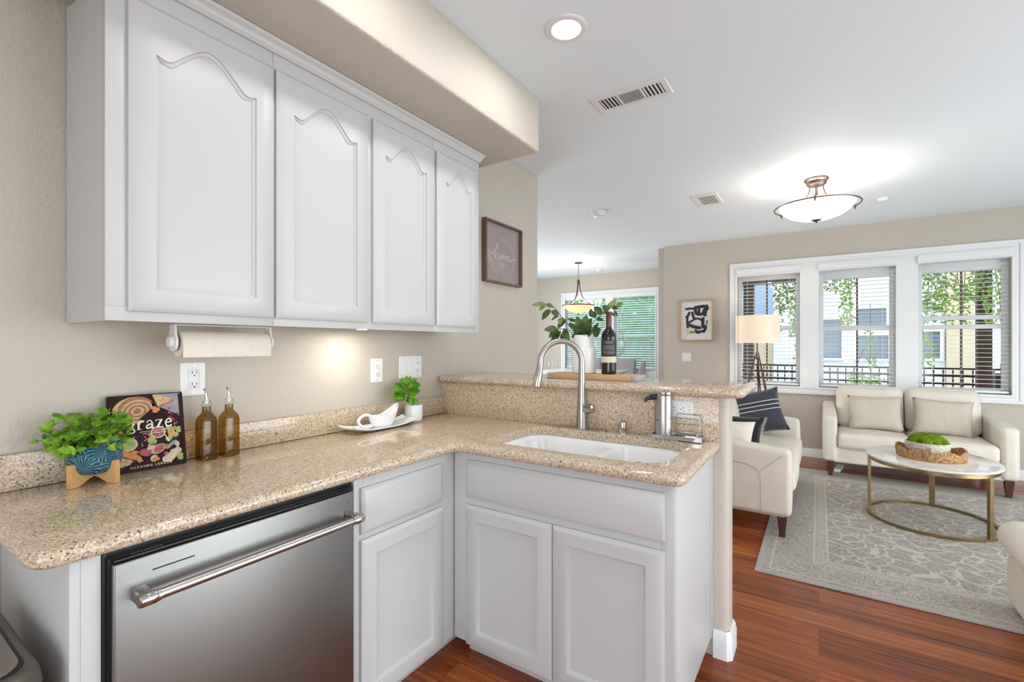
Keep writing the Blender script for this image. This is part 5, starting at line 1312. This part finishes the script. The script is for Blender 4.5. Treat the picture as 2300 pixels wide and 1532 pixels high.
for v_ in bm2.verts:
    p = v_.co.copy(); k = 0
    best = min((Vector((math.cos(a) * r, math.sin(a) * r)) - Vector((p.x, p.y))).length for a, r in lob)
    k = .45 * math.sqrt(max(0, 1 - (best / .30) ** 2))
    s_ = .58 + k
    v_.co = Vector((.685 + p.x * .126 * min(1, s_ + .12), 4.67 + p.y * .126 * min(1, s_ + .12), tz + .097 + max(-.02, p.z * .082 * s_)))
tag(obj('moss_mound', m, m_moss, ang=180), 'bright green moss mound filling the rope bowl', 'moss')
# armchair at the right edge
t = thing('armchair', 'cream upholstered armchair with rounded seat cushion at the right edge', 'armchair', (1.25, 2.95, .0115))
m = M(); m.puff((1.272, 2.862, .165), (.975, .975, .29), .06, (.008, .008, 0)); obj('base', m, m_boucle, t, ang=70)
m = M(); m.puff((1.26, 2.865, .365), (1.02, 1.02, .16), .078, (.008, .008, .012)); obj('seat_cushion', m, m_boucle, t, ang=70)
m = M(); m.puff((1.52, 2.86, .58), (.46, .96, .32), .14, (.02, .01, .02)); obj('backrest', m, m_boucle, t, ang=70)
m = M()
for (x, y) in ((.98, 2.58), (.98, 3.15), (1.55, 2.58), (1.55, 3.15)): m.cyl((x, y, .0115), (x, y, .05), .02)
obj('feet', m, m_walnut, t)
# floor lamp
fx, fy = -.60, 6.10
t = thing('floor_lamp', 'tripod floor lamp with glowing cream drum shade in the corner by the window', 'floor lamp', (fx, fy, 0))
m = M(); R = []
for r, z in ((.228, 1.345), (.228, 1.660), (.224, 1.660), (.224, 1.345)): R.append([(fx + r * math.cos(a), fy + r * math.sin(a), z) for a in [2 * PI * i / 56 for i in range(56)]])
m.loft(R, wrap=True); sh = obj('lamp_shade', m, m_shade, t)
m = M(); a = math.radians(-100); m.box(-.002, .002, -.0012, .0012, 1.346, 1.659)
for v_ in m.bm.verts: v_.co = Matrix.Rotation(a + PI / 2, 3, 'Z') @ v_.co + Vector((fx + .2285 * math.cos(a - .75), fy + .2285 * math.sin(a - .75), 0))
obj('shade_seam', m, plain('beige_seam', srgb(186, 160, 130), .8), sh)
m = M(); m.cyl((fx, fy, 1.17), (fx, fy, 1.40), .011, n=12); m.lathe([(.0, 1.15), (.02, 1.16), (.024, 1.19), (.02, 1.225), (.012, 1.24)], (fx, fy, 0), 16); m.tube([(fx - .222, fy, 1.395), (fx + .222, fy, 1.395)], .003, 6); m.tube([(fx, fy - .222, 1.395), (fx, fy + .222, 1.395)], .003, 6); obj('stem', m, m_bronze, t)
for k in range(3):
    a = math.radians(-35 + 120 * k); m = M(); c_, s_ = math.cos(a), math.sin(a)
    for s2 in (-1, 1):
        m.tube([(fx + .020 * c_, fy + .020 * s_, 1.20), (fx + .14 * c_ - s2 * .012 * s_, fy + .14 * s_ + s2 * .012 * c_, .70), (fx + .30 * c_, fy + .30 * s_, .004)], .0075, 8)
    obj('leg', m, m_walnut, t)
lamp('floor_lamp_bulb', 'POINT', (fx, fy, 1.50), LAMP_FLOOR, (1, .86, .70), .04, parent=t)
m = M(); m.puff((0, 0, .018), (.055, .27, .034), .008); o = obj('power_strip', m, m_white, local=True); o.location = (.175, 6.01, .0005); o.rotation_euler = (0, 0, -.15)
tag(o, 'white power strip on the floor under the front of the window sofa', 'power strip')
# abstract ink art
t = thing('ink_artwork', 'black ink abstract print in a slim pale wood frame on the living room wall', 'wall art', (-1.36, YB, 1.65))
x0, x1, z0, z1 = -1.582, -1.146, 1.372, 1.925
m = M(); fw = .022
for b in ((x0, x0 + fw, z0, z1), (x1 - fw, x1, z0, z1), (x0 + fw, x1 - fw, z0, z0 + fw), (x0 + fw, x1 - fw, z1 - fw, z1)): m.box(b[0], b[1], YB - .028, YB - .0005, b[2], b[3], bev=.003)
obj('frame', m, m_oak, t)
m = M(); m.box(x0 + fw, x1 - fw, YB - .012, YB - .001, z0 + fw, z1 - fw); pn = obj('paper', m, plain('art_paper', srgb(226, 224, 226), .6, var=.02), t)
m = M(); Oa = ((x0 + x1) / 2, YB - .0125, (z0 + z1) / 2); S_ = .00057
def ink(P, w_, d=.0004): m.ribbon(bez([((p[0] - 448) * S_ * 1.36, (548 - p[1]) * S_ * 1.36) for p in P], 5), w_ * S_ * 1.36 if not isinstance(w_, list) else w_, Oa, (1, 0, 0), (0, 0, 1), (0, -1, 0), d)
for k, (P, w_) in enumerate((([(265, 348), (340, 343), (415, 345)], 38), ([(415, 330), (500, 318), (590, 310)], 52), ([(432, 330), (440, 400), (455, 452)], 52), ([(452, 440), (520, 450), (550, 430)], 46), ([(545, 445), (575, 390), (600, 330)], 50), ([(500, 345), (490, 400), (500, 470)], 44), ([(600, 290), (625, 345), (600, 390), (590, 440), (585, 485)], 58),
        ([(345, 400), (310, 470), (300, 550), (312, 680)], 40), ([(270, 490), (320, 460), (345, 430)], 30), ([(385, 395), (395, 470), (420, 520)], 42), ([(310, 590), (370, 560), (440, 520), (500, 525), (540, 555)], 34), ([(560, 500), (555, 600), (560, 690)], 52), ([(325, 620), (420, 660), (525, 680)], 56), ([(600, 630), (590, 710), (520, 745), (440, 735)], 44), ([(440, 700), (450, 750), (500, 768)], 34), ([(570, 765), (600, 700), (600, 640)], 24), ([(340, 752), (430, 748)], 16), ([(625, 545), (615, 620)], 18))):
    ink(P, w_, .0004 + k * .00004)
obj('ink_strokes', m, plain('black_ink', srgb(50, 46, 50), .7, var=.2), pn, normals=False)
m = M(); m.extr([((p[0] - 448) * S_ * 1.36, (548 - p[1]) * S_ * 1.36) for p in ((280, 700), (390, 690), (430, 780), (280, 800))], Oa, (1, 0, 0), (0, 0, 1), (0, -1, 0), .0001, .0003); obj('ochre_wash', m, plain('ochre_wash', srgb(214, 204, 166), .7), pn)

# ------------------------------------------------------------------ dining room
TZ = .895
t = thing('dining_table', 'white topped counter-height dining table beyond the bar', 'dining table', (-3.30, 6.95, 0))
m = M(); m.box(-3.95, -2.70, 6.15, 7.75, TZ - .035, TZ, bev=.006); obj('tabletop', m, plain('white_tabletop', srgb(232, 232, 236), .25, var=.02), t)
for x in (-3.85, -2.80):
    for y in (6.25, 7.65):
        m = M(); m.box(x - .04, x + .04, y - .04, y + .04, .001, TZ - .036, bev=.004); obj('leg', m, m_greyf, t)
def dchair(label, loc, rz):
    t = thing('dining_chair', label, 'chair', loc, rz, 'grey dining chairs')
    m = M(); m.puff((0, 0, .62), (.46, .46, .10), .04, (0, 0, .01)); obj('seat', m, m_greyf, t, local=True, ang=60)
    m = M(); m.puff((0, .235, .85), (.45, .07, .44), .034, (0, .01, .015), rot=Matrix.Rotation(-.16, 3, 'X')); obj('backrest', m, m_greyf, t, local=True, ang=60)
    for x in (-.19, .19):
        for y in (-.19, .19):
            m = M(); m.loft([[(x + a * r, y + b * r, z) for a, b in ((-1, -1), (1, -1), (1, 1), (-1, 1))] for r, z in ((.014, .001), (.022, .575))]); obj('leg', m, m_walnut, t, local=True)
    return t
c0 = dchair('grey upholstered dining chair right of the wine bottle, seen from its side', (-2.44, 6.80, 0), -PI / 2 + .25)
dup(c0, (-3.62, 7.95, 0), .0, 'grey dining chair behind the two clear glasses, left of the vase')
dup(c0, (-2.98, 7.95, 0), -.1, 'grey dining chair behind the table, between the vase and the wine bottle')
def dglass(label, x, y):
    t = thing('stemmed_glass', label, 'glass', (x, y, TZ), 0, 'glasses on the dining table')
    m = M(); m.lathe([(.030, .0), (.030, .0015), (.006, .004), (.0035, .012), (.0035, .06), (.012, .068), (.030, .085), (.036, .11), (.030, .155), (.0295, .155), (.035, .11), (.029, .0865), (.0, .07)], (x, y, TZ + .0004), 32); obj('bowl_and_stem', m, m_clear, t)
dglass('clear stemmed glass on the dining table, closer to the wall corner', -3.52, 6.45); dglass('clear stemmed glass on the dining table, closer to the white vase', -3.42, 6.50)

# ------------------------------------------------------------------ outdoors
m = M(); m.box(-60, 60, -60, 80, -.5, -.14); struct('ground', m, m_ground)
t = thing('metal_fence', 'black metal picket fence beyond the living room windows', 'fence', (1, 9.4, -.14))
for z in (.965, .862, .745, .02):
    m = M(); m.box(-3.0, 4.6, 9.38, 9.42, z - .016, z + .016); obj('rail', m, m_iron, t)
m = M(); x = -2.98
while x < 4.6:
    m.box(x - .008, x + .008, 9.392, 9.408, -.10, .955); x += .108
obj('pickets', m, m_iron, t)
for x in (-2.5, -.1, 1.0, 2.2, 3.4):
    m = M(); m.box(x - .03, x + .03, 9.37, 9.43, -.139, 1.05); obj('post', m, m_iron, t)
def building(label, name, boxes, wins, mat):
    t = thing(name, label, 'building', (boxes[0][0], boxes[0][2], -.14))
    m = M()
    for b in boxes: m.box(*b)
    obj('wall', m, mat, t)
    for (x0, x1, z0, z1) in wins:
        y = boxes[0][2]; m = M()
        for b in ((x0 - .06, x0, z0 - .06, z1 + .06), (x1, x1 + .06, z0 - .06, z1 + .06), (x0, x1, z0 - .06, z0), (x0, x1, z1, z1 + .06)): m.box(b[0], b[1], y - .05, y + .0, b[2], b[3])
        w_ = obj('window_frame', m, m_stuccow, t)
        m = M(); m.box(x0, x1, y - .02, y - .001, z0, z1); obj('glazing', m, m_gwin, w_)
    return t
building('white stucco house with blue-grey windows across from the middle window', 'white_house', [(-1.0, 2.35, 14.0, 18, -.139, 6.5)], [(-.02, .46, 1.0, 1.95), (.76, 1.36, 1.0, 1.55), (.78, 1.32, 1.78, 2.18), (1.86, 2.26, 1.02, 1.62)], m_stuccow)
building('cream stucco pilaster wall seen through the right-hand window', 'cream_house', [(2.36, 2.80, 13.9, 18, -.139, 6.5)], [], m_stuccoc)
building('white house wall to the right of the cream pilaster', 'far_white_house', [(2.81, 9.0, 14.3, 18, -.139, 6.5)], [(3.5, 4.4, 1.2, 2.6)], m_stuccow)
building('pale blue sided house seen through the left-hand window', 'blue_house', [(-5.0, -1.02, 15.2, 18, -.139, 6.0)], [], m_siding)
building('low cream garden wall under the pale blue house', 'garden_wall', [(-5.0, -1.02, 14.2, 15.1, -.139, 1.40)], [], m_stuccoc)
m = M(); m.box(-1.66, .02, 6.95, 8.25, 2.26, 2.40, bev=.01); m.box(-.98, -.84, 8.02, 8.18, -.139, 2.26)
tag(obj('porch_roof', m, m_eave), 'grey boarded porch eave above the left-hand living room window', 'porch')
m = M(); m.box(1.76, 1.90, 8.56, 8.70, -.139, 2.7, bev=.01); tag(obj('wooden_post', m, m_bark), 'dark rough wooden post outside the right-hand window', 'post')
t = thing('planter_box', 'dark slatted planter box at the foot of the outdoor wooden post', 'planter', (2.2, 8.9, -.14))
m = M(); m.box(1.93, 2.55, 8.75, 9.2, -.139, .93); obj('box', m, m_iron, t)
m = M()
for i in range(6): m.box(1.93, 2.55, 8.735, 8.75, -.05 + i * .16, .06 + i * .16)
obj('slats', m, m_bark, t)
def vine(label, blobs, seed, leafs=.042):
    rr = random.Random(seed); b0 = blobs[0]
    t = thing('hanging_vine', label, 'vine', (b0[0], 8.0, b0[3]), 0, 'vines outside the living room windows')
    m = M(); st = M()
    for (xa, xb, za, zb, n) in blobs:
        yy = 8.0 + rr.uniform(-.15, .15); P = [Vector(((xa + xb) / 2 + rr.uniform(-.03, .03), yy, zb + .35)), Vector((xa + (xb - xa) * rr.random(), yy + .03, (za + zb) / 2)), Vector((xa + (xb - xa) * rr.random(), yy, za))]
        st.tube(bez(P, 5), .004, 5)
        for i in range(int(n * 1.8)):
            p = Vector((rr.uniform(xa, xb), yy + rr.gauss(0, .07), rr.uniform(za, zb))); a = rr.uniform(0, 2 * PI)
            q = p + Vector((math.cos(a) * .7, rr.uniform(-.5, .5), -abs(math.sin(a)) * .9)).normalized() * leafs * rr.uniform(.7, 1.3)
            m.leaf(p, q, (rr.uniform(-.5, .5), -1, rr.uniform(-.2, .8)), leafs * .62, .08, .2, 3)
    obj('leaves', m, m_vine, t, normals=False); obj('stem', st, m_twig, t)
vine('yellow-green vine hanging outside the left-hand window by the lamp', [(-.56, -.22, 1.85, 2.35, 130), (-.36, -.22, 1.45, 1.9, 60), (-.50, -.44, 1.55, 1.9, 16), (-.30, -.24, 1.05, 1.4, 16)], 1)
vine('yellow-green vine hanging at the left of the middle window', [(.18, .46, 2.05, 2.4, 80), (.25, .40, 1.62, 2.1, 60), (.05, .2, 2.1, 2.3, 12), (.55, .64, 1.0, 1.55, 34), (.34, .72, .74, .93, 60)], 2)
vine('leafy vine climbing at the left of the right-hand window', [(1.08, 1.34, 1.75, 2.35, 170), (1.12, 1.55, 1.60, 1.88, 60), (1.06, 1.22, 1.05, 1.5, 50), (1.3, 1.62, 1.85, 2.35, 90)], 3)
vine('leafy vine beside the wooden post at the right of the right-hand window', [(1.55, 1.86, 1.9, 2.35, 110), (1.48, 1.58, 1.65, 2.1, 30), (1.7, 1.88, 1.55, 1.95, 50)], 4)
def bush(label, cx, cy, cz, rx, ry, rz_, n, seed, leafs=.13):
    t = thing('garden_bush', label, 'bush', (cx, cy, -.14), 0, 'bushes outside the dining room'); rr = random.Random(seed)
    m = M()
    for i in range(n):
        a = rr.uniform(0, 2 * PI); u = rr.uniform(-1, 1); q = math.sqrt(1 - u * u); k = rr.uniform(.75, 1.0) ** .5
        p = Vector((cx + rx * q * math.cos(a) * k, cy + ry * q * math.sin(a) * k, max(-.1, cz + rz_ * u * k)))
        d = Vector((rr.gauss(0, 1), rr.gauss(0, 1) - .5, rr.gauss(0, 1) + .3)).normalized()
        m.leaf(p, p + d * leafs * rr.uniform(.6, 1.3), (rr.gauss(0, 1), -1, rr.gauss(0, 1)), leafs * .55, .1, .2, 2)
    obj('foliage', m, m_bush, t, normals=False)
    m = M(); R = m.lathe([(.0, -.92 * rz_), (.6, -.75 * rz_), (.86, -.2 * rz_), (.82, .3 * rz_), (.5, .72 * rz_), (.0, .86 * rz_)], (cx, cy, max(cz, .0)), 18, rx, ry); obj('inner_growth', m, plain('deep_green_growth', srgb(84, 132, 96), .9, var=.4, vs=5), t)
bush('tall green bush outside, filling the left dining window', -5.75, 11.0, 1.4, 1.05, .8, 1.5, 1300, 21); bush('tall green bush outside, filling the right dining window', -3.45, 11.2, 1.55, 1.1, .8, 1.65, 1300, 22)
bush('low bright bush outside the dining room in front of the tall ones', -4.1, 9.5, .35, .9, .4, .5, 600, 23)
bush('round green bush between the two tall ones outside the dining room', -4.6, 12.6, 1.5, 1.1, .6, 1.6, 900, 24)
